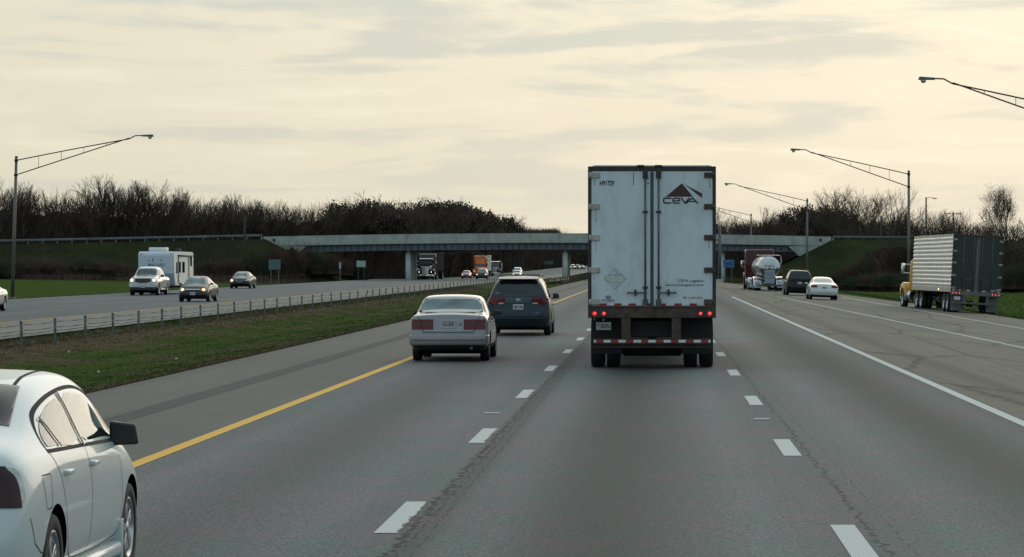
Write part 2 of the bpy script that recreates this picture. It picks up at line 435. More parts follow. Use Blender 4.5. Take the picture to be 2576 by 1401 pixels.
PICK=[(0,.45,1.12,1.22,.9,.88,.84),(.05,.4,1.14,1.26,.96,.93,.86),(.6,.38,1.15,1.27,.98,.95,.86),(1.75,.38,1.16,1.28,.98,.95,.86),(1.84,.36,1.16,1.32,.98,.95,.84),(1.92,.36,1.16,1.82,.98,.95,.76),(2.2,.36,1.16,1.93,.98,.95,.73),(3.2,.36,1.15,1.94,.98,.95,.73),(3.65,.36,1.13,1.84,.98,.94,.73),(4.05,.36,1.12,1.50,.98,.93,.76),(4.35,.36,1.13,1.29,.98,.93,.80),(5.0,.38,1.13,1.27,.97,.92,.80),(5.5,.4,1.09,1.22,.94,.9,.78),(5.6,.46,1.02,1.12,.89,.86,.76)]

def mirror_part(root, x, y, z, m, side, w=.2, h=.15, arm=.05):
    b=MB()
    x0=x+side*arm; x1=x+side*(arm+w)
    b.hexa([(x0,y-.05,z+.01),(x1,y-.045,z+.02),(x1-side*.01,y+.05,z+.03),(x0,y+.09,z+.02),(x0,y-.05,z+h-.01),(x1-side*.02,y-.045,z+h-.03),(x1-side*.03,y+.03,z+h-.04),(x0,y+.07,z+h-.01)],bev=.018,seg=3)
    b.hexa([(x-side*.03,y-.02,z-.02),(x0+side*.03,y-.02,z+.02),(x0+side*.03,y+.05,z+.02),(x-side*.03,y+.08,z-.02),(x-side*.03,y-.02,z+.04),(x0+side*.03,y-.02,z+.06),(x0+side*.03,y+.05,z+.06),(x-side*.03,y+.08,z+.04)],bev=.01)
    return b.obj('side_mirror', root, m)

root_me=[None]
def car(name,label,cat,loc,rz,kind,L,W,H,pm,wb=(.19,.79),wr=.32,ww=.2,group=None,glass=GLASS,wglass=None,rim=None,rimstyle='spoke',
        rearglass=None,front=None,windsh=None,side=None,lamps=None,plate='',hl=None,hl_m=None,grille=None,trim_z=.3,extra=None,ry=0.,mirror_m=None,mir=None,handles=None,tailp=None,cr=.07,cf=.17,lev=2,st=None,gaps=True,rgl=None,cuts=None,topf=.8,crown=.02,mdx=0.,mh=None):
    base,L0,W0,H0={'sedan':(SEDAN,4.6,1.8,1.45),'old':(OLD,4.83,1.75,1.43),'van':(VAN,5.,1.92,1.76),'suv':(SUV,4.95,1.92,1.80),'pickup':(PICK,5.6,1.96,1.94)}[kind]
    S=scale_st(st or base,L,W,H,L0,W0,H0) if not st else st
    sy,sx,sz=L/L0,W/W0,H/H0
    root=empty(name,label,cat,group,loc,rz,ry=ry)
    tail={'sedan':[.07,.01,0,.05,.07,.09,.1,.1],'old':[.06,0,0,.06,.07,.08,.09,.09],'van':[.06,0,0,.05,.05,.05,.05,.05],'suv':[.05,0,0,.06,.06,.06,.06,.06],'pickup':[.1,.02,0,.03,.03,.03,.03,.03]}[kind]
    nose={'sedan':[.08,.0,0,.03,.06,.07,.08,.08],'old':[.06,0,0,.04,.05,.06,.07,.07],'van':[.08,0,0,.03,.06,.07,.08,.08],'suv':[.08,0,0,.03,.05,.06,.07,.07],'pickup':[.08,0,0,.02,.03,.04,.05,.05]}[kind]
    ws=[wb[0]*L,wb[1]*L]
    me,bv=body_mesh(S,tail,nose,cr,cf,ws,wr,pm,trim_z=trim_z,lev=lev,cuts=cuts,topf=topf,crown=crown)
    link('body',me,root)
    hw=W/2
    for y in ws:
        for s in (-1,1): wheel(root,s*(hw-ww/2-.02),y,wr,ww,s,style=rimstyle,rim=rim)
    u=MB(); u.box(-hw*.8,hw*.8,.35,L-.4,.17,.34,bev=.03); u.obj('underbody',root,WELL)
    def sc2(p,axis):
        if axis in 'RL': return [(a*sy,b*sz) for a,b in p]
        return [(a*sx,b*sz) for a,b in p]
    D={'sedan':dict(side=[[(.98,.985),(1.2,1.14),(1.55,1.27),(1.9,1.335),(2.17,1.36),(2.2,.985)],[(2.26,.985),(2.23,1.36),(2.6,1.34),(2.9,1.24),(3.2,1.08),(3.42,.965)]],
                    rear=[(-.64,1.075),(.64,1.075),(.50,1.37),(-.50,1.37)],wind=[(-.70,.985),(.70,.985),(.53,1.36),(-.53,1.36)]),
       'old':dict(side=[[(1.05,.985),(1.28,1.22),(1.42,1.31),(2.05,1.34),(2.08,.985)],[(2.13,.985),(2.1,1.34),(2.6,1.325),(2.85,1.22),(3.28,.975)]],
                    rear=[(-.73,1.06),(.73,1.06),(.625,1.37),(-.625,1.37)],wind=[(-.70,.995),(.70,.995),(.60,1.35),(-.60,1.35)]),
       'van':dict(side=[[(.25,1.12),(.5,1.55),(1.3,1.60),(1.32,1.1)],[(1.38,1.1),(1.36,1.60),(2.45,1.61),(2.5,1.08)],[(2.56,1.08),(2.52,1.61),(3.05,1.58),(3.4,1.38),(3.8,1.06)]],
                    rear=[(-.80,1.16),(.80,1.16),(.66,1.64),(-.66,1.64)],wind=[(-.76,1.08),(.76,1.08),(.62,1.62),(-.62,1.62)]),
       'suv':dict(side=[[(.25,1.14),(.42,1.62),(1.2,1.65),(1.22,1.14)],[(1.3,1.13),(1.28,1.65),(2.05,1.66),(2.1,1.12)],[(2.16,1.12),(2.12,1.66),(2.75,1.62),(3.05,1.42),(3.35,1.12)]],
                    rear=[(-.80,1.20),(.80,1.20),(.70,1.66),(-.70,1.66)],wind=[(-.76,1.16),(.76,1.16),(.66,1.66),(-.66,1.66)]),
       'pickup':dict(side=[[(2.05,1.24),(2.2,1.75),(2.9,1.79),(2.95,1.22)],[(3.02,1.22),(2.98,1.79),(3.5,1.76),(3.75,1.58),(4.05,1.24)]],
                    rear=[(-.7,1.34),(.7,1.34),(.62,1.78),(-.62,1.78)],wind=[(-.80,1.31),(.80,1.31),(.68,1.82),(-.68,1.82)])}[kind]
    for p in (side or [sc2(q,'R') for q in D['side']]):
        patch(bv,p,'R','side_window',root,glass); patch(bv,p,'L','side_window',root,glass)
    p=rearglass or sc2(D['rear'],'B')
    if kind=='pickup': pass
    else: patch(bv,p,'B','rear_window',root,rgl or glass,nu=28,nv=18)
    p=windsh or sc2(D['wind'],'F')
    patch(bv,p,'F','windshield',root,wglass or GLASSL,nu=16,nv=10)
    for axis,nm,poly,m in (lamps or []):
        patch(bv,poly,axis,nm,root,m,nu=22,nv=18,off=.022,rd=.1)
    mm=mirror_m or pm
    my,mz=mir or {'sedan':(3.25*sy,.95*sz),'old':(3.1*sy,.96*sz),'van':(3.6*sy,1.05*sz),'suv':(3.15*sy,1.12*sz),'pickup':(3.85*sy,1.22*sz)}[kind]
    h,_,_=ray(bv,'R',my,mz); mx=h.x if h else hw
    for s in (-1,1): mirror_part(root,s*(mx-mdx),my,mz,mm,s,w=.2 if kind!='pickup' else .24,h=mh or (.14 if kind in('sedan','old') else .2))
    # seams
    zs=S[len(S)//2][2]; zb=S[len(S)//2][1]
    if gaps:
        dl={'sedan':(1.25,2.22,3.35),'old':(1.3,2.1,3.25),'van':(1.35,2.53,3.75),'suv':(1.25,2.13,3.3),'pickup':(2.0,2.98,4.0)}[kind]
        ls=[]
        for ax in 'RL':
            for d in dl: ls.append((ax,[(d*sy,zs+.02),(d*sy+.03,(zb+zs)/2),(d*sy,zb+.13)]))
            ls.append((ax,[(dl[0]*sy,zb+.13),(dl[-1]*sy,zb+.13)]))
        seam(bv,ls,root)
    for d in (handles or {'sedan':(1.55,2.45),'old':(1.5,2.35),'van':(1.7,2.8),'suv':(1.45,2.4),'pickup':(2.2,3.2)}[kind]):
        for ax,s in (('R',1),('L',-1)):
            h,_,_=ray(bv,ax,d*sy,zs-.08)
            if h:
                b=MB(); b.box(h.x-.005*s,h.x+s*.035,d*sy-.09,d*sy+.09,zs-.105,zs-.075,bev=.008); b.obj('door_handle',root,pm)
    # facia recesses at the nose and tail
    if grille:
        for g in grille: patch(bv,g,'F','grille',root,PLAST,nu=8,nv=5,off=.006,rd=.1)
    if hl:
        for g in (hl,mirx(hl)):
            o=patch(bv,g,'F','headlight',root,HEADO,nu=6,nv=5,off=.012,rd=.15)
            if hl_m:
                cx=sum(p[0] for p in g)/len(g); cz=sum(p[1] for p in g)/len(g)
                h,nn,_=ray(bv,'F',cx,cz)
                if h and o:
                    b=MB(); b.lathe([(-.02,.085),(.035,.08),(.05,.05),(.055,.01)],'y',c=h,n=16); b.obj('bulb',o,hl_m)
    if plate or tailp:
        fp,rp=(tailp or (None,None))
        for pz,ax,yy,txt,mi in ((rp,'B',-1,plate,1),(fp,'F',1,plate,-1)):
            if pz is None: continue
            h,_,_=ray(bv,ax,0,pz); 
            if not h: continue
            b=MB(); y=h.y+yy*.03; b.box(-.155,.155,min(y,y-yy*.06),max(y,y-yy*.06),pz-.08,pz+.08,bev=.004,seg=1)
            po=b.obj('licence_plate',root,PLATEW)
            if txt: text_mesh(txt,-.13,.13,pz-.042,pz+.042,y+yy*.004,'plate_text',INK,po,mirror=mi,bold=.012)
    root_me[0]=me
    if extra: extra(root,bv,S)
    return root,bv
# ------------------------------------------------------------------ heavy trucks
def dual(root,x,y,r=.5,rim=None):
    s=1 if x>0 else -1
    wheel(root,x,y,r,.27,s,rimr=.3,style='disc',rim=rim); wheel(root,x-s*.33,y,r,.27,s,rimr=.3,style='disc',rim=rim)
def tractor(root,y0,pm,roof=3.3,ls=1.8,cabz=2.7,hw=1.2,bright=True,lit=None,grn='bars',back=3.2,rims=None,fender=None,hoodz=(1.85,1.6),visor=None,mirrorm=None,stacks=True,flat=False,axles=2,blit=None):
    gm=CHROME if bright else PLAST; y1=y0+ls+1.35; y2=y1+1.55
    b=MB(); b.box(-.43,-.33,y0-back,y2-.3,.75,1.0,mi=0); b.box(.33,.43,y0-back,y2-.3,.75,1.0); b.box(-.5,.5,y0-back+.6,y0-back+1.6,1.0,1.16,bev=.03)
    b.obj('chassis',root,PLAST)
    if ls>.2:
        b=MB(); b.box(-hw,hw,y0,y0+ls+.05,.95,roof,bev=.16,seg=4); b.obj('sleeper',root,pm,smooth_angle=35)
    b=MB()   # cab with raked windscreen
    b.hexa([(-hw*.86,y0+ls,.9),(hw*.86,y0+ls,.9),(hw*.82,y1+.1,.9),(-hw*.82,y1+.1,.9),(-hw*.86,y0+ls,cabz),(hw*.86,y0+ls,cabz),(hw*.72,y1-.55,cabz-.03),(-hw*.72,y1-.55,cabz-.03)],bev=.07,seg=3)
    if roof-cabz>.25:   # roof fairing in front of the sleeper
        b.hexa([(-hw*.95,y0+ls-.1,cabz-.08),(hw*.95,y0+ls-.1,cabz-.08),(hw*.70,y1-.6,cabz-.08),(-hw*.70,y1-.6,cabz-.08),(-hw*.95,y0+ls-.1,roof-.03),(hw*.95,y0+ls-.1,roof-.03),(hw*.72,y0+ls+.25,roof-.12),(-hw*.72,y0+ls+.25,roof-.12)],bev=.08,seg=3)
    b.obj('cab',root,pm,smooth_angle=35)
    def wy(z): return y1+.1-(z-.9)/(cabz-.93)*.65
    z0,z1=hoodz[0]+.03,cabz-.17
    b=MB(); b.hexa([(-hw*.72,wy(z0)-.1,z0),(hw*.72,wy(z0)-.1,z0),(hw*.74,wy(z0)+.015,z0),(-hw*.74,wy(z0)+.015,z0),(-hw*.66,wy(z1)-.1,z1),(hw*.66,wy(z1)-.1,z1),(hw*.67,wy(z1)+.015,z1),(-hw*.67,wy(z1)+.015,z1)],bev=.01)
    b.obj('windshield',root,GLASSL)
    for s in (-1,1):
        b=MB(); b.box(s*hw*.8,s*(hw*.86+.006),y0+ls+.25,y1-.45,z0+.05,z1-.05,bev=.003,seg=1); b.obj('side_window',root,GLASS)
    if visor:
        b=MB(); b.hexa([(-hw*.74,wy(z1),z1-.02),(hw*.74,wy(z1),z1-.02),(hw*.78,wy(z1)+.26,z1-.08),(-hw*.78,wy(z1)+.26,z1-.08),(-hw*.74,wy(z1),z1+.14),(hw*.74,wy(z1),z1+.14),(hw*.78,wy(z1)+.26,z1+.06),(-hw*.78,wy(z1)+.26,z1+.06)],bev=.02); b.obj('sun_visor',root,visor)
    b=MB()
    b.hexa([(-hw*.72,y1-.15,.85),(hw*.72,y1-.15,.85),(.5,y2,.85),(-.5,y2,.85),(-hw*.70,y1-.15,hoodz[0]),(hw*.70,y1-.15,hoodz[0]),(.46,y2-.08,hoodz[1]),(-.46,y2-.08,hoodz[1])],bev=.1,seg=4)
    for s in (-1,1):
        P=[(y2-1.75,.75),(y2-1.7,1.2),(y2-1.4,1.42),(y2-.9,1.47),(y2-.45,1.38),(y2-.15,1.15),(y2-.08,.75),(y2-.35,.62),(y2-.4,.95),(y2-.65,1.17),(y2-1.0,1.2),(y2-1.3,1.1),(y2-1.45,.8)]
        b.prism(P,s*.5,s*hw,axis='x',bev=.05)
    b.obj('hood',root,pm,smooth_angle=35)
    b=MB(); b.box(-.47,.47,y2-.06,y2+.03,.72,hoodz[1]-.04,bev=.04,mi=0); b.box(-.42,.42,y2+.0,y2+.04,.78,hoodz[1]-.1,mi=1)
    if grn=='bars':
        for k in range(8): 
            x=-.35+.1*k; b.box(x-.013,x+.013,y2+.03,y2+.06,.79,hoodz[1]-.11)
        b.box(-.03,.03,y2+.03,y2+.07,.78,hoodz[1]-.09)
    else:
        for k in range(5):
            z=.84+.13*k
            if z<hoodz[1]-.14: b.box(-.4,.4,y2+.03,y2+.055,z-.02,z+.02)
    b.obj('grille',root,[gm,WELL])
    b=MB(); b.hexa([(-hw,y2-.35,.38),(hw,y2-.35,.38),(.7,y2+.16,.38),(-.7,y2+.16,.38),(-hw,y2-.35,.72),(hw,y2-.35,.72),(.7,y2+.16,.70),(-.7,y2+.16,.70)],bev=.04,seg=3)
    b.obj('bumper',root,gm if bright else pm,smooth_angle=35)
    b=MB(); b.box(-.5,.5,y2+.12,y2+.175,.43,.53,bev=.01); b.obj('bumper_slot',root,WELL)
    for s in (-1,1):
        b=MB(); b.hexa([(s*.62,y2-.12,.86),(s*1.08,y2-.3,.86),(s*1.1,y2-.36,.86),(s*.62,y2-.3,.86),(s*.60,y2-.14,1.13),(s*1.02,y2-.34,1.16),(s*1.1,y2-.4,1.13),(s*.6,y2-.3,1.13)],bev=.02); ho=b.obj('headlight',root,HEADO)
        if lit:
            b=MB(); b.lathe([(-.03,.1),(.02,.1),(.045,.05),(.05,.01)],'y',c=(s*.83,y2-.17,1.0),n=16); b.obj('bulb',ho,lit)
        b=MB(); b.box(s*(hw+.02),s*(hw+.25),y1-.1,y1-.02,1.95,2.55,bev=.03); b.cyl((s*hw*.8,y1-.3,2.5),(s*(hw+.1),y1-.06,2.5),.018,n=6); b.cyl((s*hw*.8,y1-.3,2.0),(s*(hw+.1),y1-.06,2.0),.018,n=6); b.obj('side_mirror',root,mirrorm or gm,smooth_angle=40)
        b=MB(); b.cyl((s*.85,y0+.2,.75),(s*.85,y0+1.7,.75),.31,n=20); 
        for k in (.3,1.5): b.cyl((s*.85,y0+k,.75),(s*.85,y0+k+.06,.75),.325,n=20)
        b.obj('fuel_tank',root,gm if bright else ALU)
        b=MB(); b.box(s*.6,s*1.15,y0+1.75,y0+2.3,.42,.95,bev=.04); b.obj('cab_step',root,gm if bright else pm)
        if stacks:
            b=MB(); b.cyl((s*(hw-.12),y0-.12,1.0),(s*(hw-.12),y0-.12,roof+.35),.085,n=14); b.obj('exhaust_stack',root,CHROME)
        wheel(root,s*(hw-.17),y2-.92,.5,.3,s,rimr=.3,style='disc',rim=rims)
        for k in range(axles): dual(root,s*(hw-.17),y0-back+.75+1.3*k,.5,rims)
        if fender:
            for k in range(axles):
                yy=y0-back+.75+1.3*k; P=[(yy+.58*math.cos(t),.5+.6*math.sin(t)) for t in [R(a) for a in range(20,165,12)]]
                P+= [(yy+.55*math.cos(t),.5+.57*math.sin(t)) for t in [R(a) for a in range(164,16,-12)]]
                b=MB(); b.prism(P,s*(hw-.62),s*hw,axis='x'); b.obj('fender',root,fender,smooth_angle=30)
    return y1,y2

def duals_axles(root,ys,hw=1.24,r=.5,rim=None):
    for y in ys:
        for s in (-1,1): dual(root,s*(hw-.14),y,r,rim)
        b=MB(); b.cyl((-hw+.2,y,r),(hw-.2,y,r),.07,n=10); b.cyl((-.08,y,r),(.08,y,r),.16,n=12); b.obj('axle',root,PLAST)

# ---- the white dry van trailer straight ahead
WHT=mat('trailer_door_white',(.60,.66,.68),.38,var=.03,coat=.3,dirt=(.33,.34,.32),dscale=2.2,damt=.6,bump=.04,bs=60)
def white_trailer():
    root=empty('semi_truck','white box trailer seen square from behind, closed doors, black lettering, four red lamps','semi truck',loc=(-.08,61.8,0))
    L=15.2; HWd=1.3; z0,z1=1.285,4.03
    b=MB(); b.box(-HWd,HWd,.10,L,1.06,4.10,bev=.02,seg=1); b.box(-HWd+.07,HWd-.07,.11,L-.1,4.10,4.14,bev=.015)
    b.obj('cargo_box',root,mat('trailer_side_white',(.55,.56,.56),.4,coat=.4,dirt=(.25,.23,.2)))
    b=MB()   # frame round the doors
    b.box(-HWd,-HWd+.065,0,.10,1.05,4.125,bev=.008); b.box(HWd-.065,HWd,0,.10,1.05,4.125,bev=.008)
    b.box(-HWd+.065,HWd-.065,.002,.10,4.03,4.122,bev=.008)
    b.obj('door_frame',root,mat('frame_black',(.02,.016,.016),.5,var=.4,dirt=(.10,.05,.03),dscale=6))
    b=MB(); b.box(-1.18,1.18,.02,.3,4.122,4.15,bev=.01); b.obj('roof_rail',root,mat('roof_rail_white',(.7,.7,.68),.5))
    for x in (-.23,.13):
        b=MB(); b.box(x-.075,x+.075,-.025,.06,4.10,4.155,bev=.02); b.obj('marker_lamp_housing',root,PLAST)
    b=MB(); b.box(-HWd+.002,HWd-.002,-.01,.22,1.045,1.285,bev=.012); b.obj('rear_sill',root,RUST)
    b=MB(); b.box(-HWd+.03,HWd-.03,-.03,.05,1.262,1.292,bev=.006); b.obj('sill_lip',root,mat('lip_brown',(.10,.07,.05),.6,.4))
    for s,nm in ((-1,'L'),(1,'R')):
        xa,xb=(-HWd+.067,-.012) if s<0 else (.012,HWd-.067)
        b=MB(); b.box(xa,xb,.018,.07,z0+.01,z1,bev=.006,seg=1); d=b.obj('door',root,WHT)
        # centre seal edge
        b=MB(); b.box(s*.006,s*.034,.006,.02,z0+.02,z1-.02,bev=.003,seg=1); b.obj('door_seal',d,mat('seal_grey',(.10,.10,.09),.7,var=.4,dirt=(.03,.03,.03),dscale=5))
        rx=s*.135 
        b=MB(); b.cyl((rx,-.022,z0-.02),(rx,-.022,z1+.04),.019,n=12,mi=0)
        b.obj('lock_rod',d,STEEL)
        for z,hh,m in ((z1-.06,.09,PLAST),(3.20,.022,PLAST),(1.665,.022,PLAST),(z0+.06,.085,mat('bracket_grey',(.09,.09,.085),.6,.5,var=.4,vs=9))):
            b=MB(); b.box(rx-.052,rx+.052,-.045,.02,z-hh,z+hh,bev=.01); 
            for dx in (-.035,.035): b.cyl((rx+dx,-.052,z),(rx+dx,-.04,z),.010,n=8)
            b.obj('rod_bracket',d,m)
        b=MB(); x2=rx+s*.36; b.box(min(rx,x2),max(rx,x2),-.05,-.03,1.545,1.575,bev=.007); b.box(rx-s*.0-.03,rx+.03,-.06,-.015,1.53,1.59,bev=.01); b.box(x2-.03*(s>0)-.0,x2+.03*(s<0),-.058,-.025,1.538,1.582,bev=.006); b.obj('door_handle',d,STEEL)
        xm=rx+s*.20; b=MB(); b.box(xm-.022,xm+.022,-.06,.02,1.50,1.625,bev=.016,seg=3); b.obj('handle_latch',d,PLAST)
        hm=mat('hinge_light',(.42,.41,.37),.5,.2,var=.2,vs=10,dirt=(.12,.08,.05),dscale=9) if s<0 else mat('hinge_dark',(.07,.055,.045),.6,.3,var=.4,vs=9)
        for z in (3.945,3.307,2.678,2.018,1.37):
            b=MB(); xo=s*(HWd-.015); xi=s*(HWd-.24); b.box(min(xo,xi),max(xo,xi),-.018,.018,z-.055,z+.055,bev=.006,mi=0)
            b.cyl((s*(HWd-.05),-.022,z-.058),(s*(HWd-.05),-.022,z+.058),.016,n=10)
            st_=MB(); x_=s*(HWd-.12)+s*rnd.uniform(-.05,.05); st_.ribbon([(x_,z-.06),(x_+.004,z-.06-rnd.uniform(.12,.35))],rnd.uniform(.01,.03),.0162); st_.obj('rust_streak',d,mat('rust_streak',(.38,.36,.31),.7,var=.3,vs=12))
            for dz in (-.03,.03): b.cyl((xi+s*.03,-.026,z+dz),(xi+s*.03,-.015,z+dz),.011,n=8,mi=1)
            b.cyl((xi+s*.13,-.026,z),(xi+s*.13,-.015,z),.011,n=8,mi=1)
            b.obj('hinge',d,[hm,INK])
        # lettering
        if s<0:
            text_mesh('H91729',-1.06,-.765,3.73,3.835,.0155,'unit_number',INK,d,bold=.035)
            # weathered diamond placard
            cx,cz,rr=-.745,1.84,.215
            b=MB(); b.ribbon([(cx,cz+rr),(cx+rr,cz),(cx,cz-rr),(cx-rr,cz)],.016,.0155,closed=True); b.ribbon([(cx-rr*.62,cz+.075),(cx+rr*.62,cz+.075)],.012,.0153); b.ribbon([(cx-rr*.62,cz-.075),(cx+rr*.62,cz-.075)],.012,.0153)
            b.obj('placard_outline',d,mat('placard_grime',(.40,.42,.38),.8,var=.5,vs=14,dirt=(.14,.14,.12),dscale=16,damt=.9),norm=False)
            b=MB(); q=rr*.92; b.flat([(cx,cz+q),(cx-q,cz),(cx,cz-q),(cx+q,cz)],.0168); b.obj('placard',d,mat('placard_grey',(.50,.54,.50),.6,var=.12,vs=9))
            for k in range(16):
                x=cx+rnd.uniform(-.25,.35); z=cz+rnd.uniform(-.25,.22); b=MB(); b.ribbon([(x,z),(x+rnd.uniform(-.006,.006),z-rnd.uniform(.01,.05))],rnd.uniform(.004,.009),.0158)
                b.obj('scuff',d,INK)
            b=MB(); b.ribbon([(-.375,4.0),(-.377,3.86),(-.372,3.74)],.012,.0155); b.obj('scuff',d,INK)
            # oval emblem with slanted H
            ex,ez=-.885,1.468
            b=MB(); b.ribbon([(ex+.058*math.cos(t),ez+.029*math.sin(t)) for t in [2*math.pi*k/28 for k in range(28)]],.009,.0155,closed=True)
            b.ribbon([(ex-.030,ez-.024),(ex-.012,ez+.024)],.013,.0150); b.ribbon([(ex+.012,ez-.024),(ex+.030,ez+.024)],.013,.0150); b.ribbon([(ex-.022,ez-.004),(ex+.022,ez+.005)],.010,.0146)
            b.obj('emblem',d,INK)
            text_mesh('HYUNDAI',-1.02,-.765,1.378,1.428,.0155,'maker_name',INK,d,bold=.02)
            text_mesh('TRANSLEAD',-.99,-.80,1.348,1.366,.0155,'maker_name',mat('ink_grey',(.2,.2,.2),.6),d)
        else:
            M=lambda zx,zy: ((zx-482)*.00326*1.0, 4.15-(zy-100)*.00326)
            P=lambda L_: [M(*q) for q in L_]
            b=MB(); b.flat(P([(566,298),(668,213),(738,297)]),.0155); b.flat(P([(682,219),(795,277),(796,304),(775,291)]),.0155); b.obj('triangle_emblem',d,INKR)
            b=MB(); w=.030
            b.ribbon(P([(603,306.5),(560,306.5),(555,312),(555,330),(561,336.5),(603,336.5)]),w,.0155)
            b.ribbon(P([(618,322),(655,322),(655,311),(650,306.5),(618,306.5),(613,312),(613,330),(618,336.5),(655,336.5)]),w*.9,.0155)
            b.ribbon(P([(664,303),(688,337),(716,303)]),w,.0150)
            b.ribbon(P([(694,339),(735,304),(768,339)]),w,.0146)
            b.ribbon(P([(718,327),(754,327)]),w*.8,.0142)
            b.obj('logo_letters',d,INK)
            text_mesh('CEVA Logistics',*[M(645,0)[0],M(803,0)[0],M(0,834)[1],M(0,811)[1]],.0155,'company_name',INK,d,bold=.012)
            text_mesh('www.cevalogistics.com',*[M(565,0)[0],M(803,0)[0],M(0,858)[1],M(0,838)[1]],.0155,'web_address',INK,d,bold=.012)
            text_mesh('HT',*[M(678,0)[0],M(697,0)[0],M(0,933)[1],M(0,920)[1]],.0155,'maker_mark',INK,d,bold=.04)
            text_mesh('COMPOSITE',*[M(704,0)[0],M(796,0)[0],M(0,933)[1],M(0,920)[1]],.0155,'maker_mark',INKRF,d,bold=.04)
        for xc in ((-.99,-.69,-.40,-.07) if s<0 else (.21,.53,.84,1.14)):
            hw2=.075 if abs(xc)>.1 else .045
            b=MB(); b.box(xc-hw2,xc+hw2,.012,.02,z0+.012,z0+.058,bev=0); b.obj('reflective_tape',d,TAPER)
    for z in (3.885,3.78):
        b=MB(); b.cyl((-.078,.0,z),(-.078,.02,z),.016,n=12); b.obj('vent_plug',root,INK)
    for x,r in ((-1.165,.055),(-.975,.05),(.985,.045),(1.17,.055)):
        b=MB(); b.lathe([(.0,r+.018),(-.026,r+.016),(-.03,r),(-.012,r-.002)],'y',c=(x,0,1.135),n=24); lo=b.obj('tail_lamp',root,PLAST)
        b=MB(); b.lathe([(-.012,r),(-.024,r*.85),(-.032,r*.4),(-.034,.004)],'y',c=(x,0,1.135),n=24); b.obj('lens',lo,RLIT)
        b=MB(); b.lathe([(-.030,.02),(-.038,.014),(-.041,.002)],'y',c=(x+.004,0,1.14),n=12); b.obj('bulb',lo,RHOT)
    b=MB(); b.box(-HWd+.02,-.87,-.016,.01,1.055,1.215,bev=.01); b.obj('lamp_plate',root,mat('lamp_plate_brown',(.06,.045,.04),.6,.3,var=.3)); b=MB(); b.box(.86,HWd-.02,-.016,.01,1.055,1.215,bev=.01); b.obj('lamp_plate',root,mat('lamp_plate_brown',(.06,.045,.04),.6,.3,var=.3))
    # licence plate on its bracket
    b=MB(); b.box(-1.135,-.83,.06,.075,.80,.96,bev=.004,seg=1); po=b.obj('licence_plate',root,mat('plate_dirty',(.30,.30,.28),.6,var=.25,vs=25,dirt=(.12,.1,.08),dscale=20))
    text_mesh('2029LI',-1.045,-.84,.845,.92,.057,'plate_text',INK,po,bold=.02); text_mesh('T',-1.11,-1.065,.86,.93,.057,'plate_text',INK,po,bold=.02)
    b=MB(); b.lathe([(0,.028),(-.03,.022),(-.04,.004)],'y',c=(-.985,.07,1.005),n=12); b.obj('plate_lamp',root,GALV)
    # rear impact guard
    for s in (-1,1):
        b=MB(); x=s*.51-.005; b.box(x-.105,x+.085,.0,.09,.62,1.05,bev=.01); b.obj('guard_post',root,RUST)
    b=MB(); b.box(-1.20,1.20,-.02,.10,.505,.625,bev=.01); b.box(-1.2,1.2,.03,.08,.43,.5,bev=.01); b.obj('impact_guard',root,mat('guard_dark',(.03,.024,.022),.6,.3,var=.4,dirt=(.09,.05,.03),dscale=7))
    xs=[-1.18,-1.135]; 
    segs=[(-1.18,-1.135,1),(-1.135,-.985,0),(-.985,-.835,1),(-.835,-.68,0),(-.68,-.53,1),(-.53,-.375,0),(-.375,-.22,1),(-.22,-.075,0),(-.075,.08,1),(.08,.235,0),(.235,.385,1),(.385,.54,0),(.54,.69,1),(.69,.845,0),(.845,.995,1),(.995,1.145,0),(1.145,1.19,1)]
    for a,c,w in segs:
        b=MB(); b.box(a+.002,c-.002,-.0245,-.018,.548,.603); b.obj('reflective_tape',root,TAPEW if w else TAPER)
    b=MB(); b.box(-.5,.5,1.0,L-2,.95,1.06); 
    for s in (-1,1): b.box(s*.5,s*.42,.4,5,.72,1.06)
    for k in range(12): b.box(-1.2,1.2,1+k*1.1,1.05+k*1.1,.97,1.06)
    b.obj('under_frame',root,WELL)
    for s in (-1,1):   # mud flaps behind the wheels
        b=MB(); b.box(s*.60,s*1.24,.55,.565,.30,1.05,bev=.004,seg=1); b.obj('mud_flap',root,BLACK)
    b=MB(); b.box(-.62,.62,2.6,2.9,.2,.42,bev=.04); b.obj('suspension',root,PLAST)
    b=MB(); b.box(-.45,.45,.9,1.2,.62,1.0,bev=.03); b.obj('air_tank',root,PLAST)
    duals_axles(root,(1.55,2.85),hw=1.27)
    tractor(root,L+.6,paint('tractor_blue',(.05,.08,.16)),roof=3.6,back=4.2)
    return root
white_trailer()

def turn(root,old,piv,a):
    M=Matrix.Translation(Vector(piv))@Matrix.Rotation(a,4,'Z')@Matrix.Translation(-Vector(piv))
    for o in root.children:
        if o not in old: o.matrix_local=M@Matrix.LocRotScale(o.location,o.rotation_euler,o.scale)
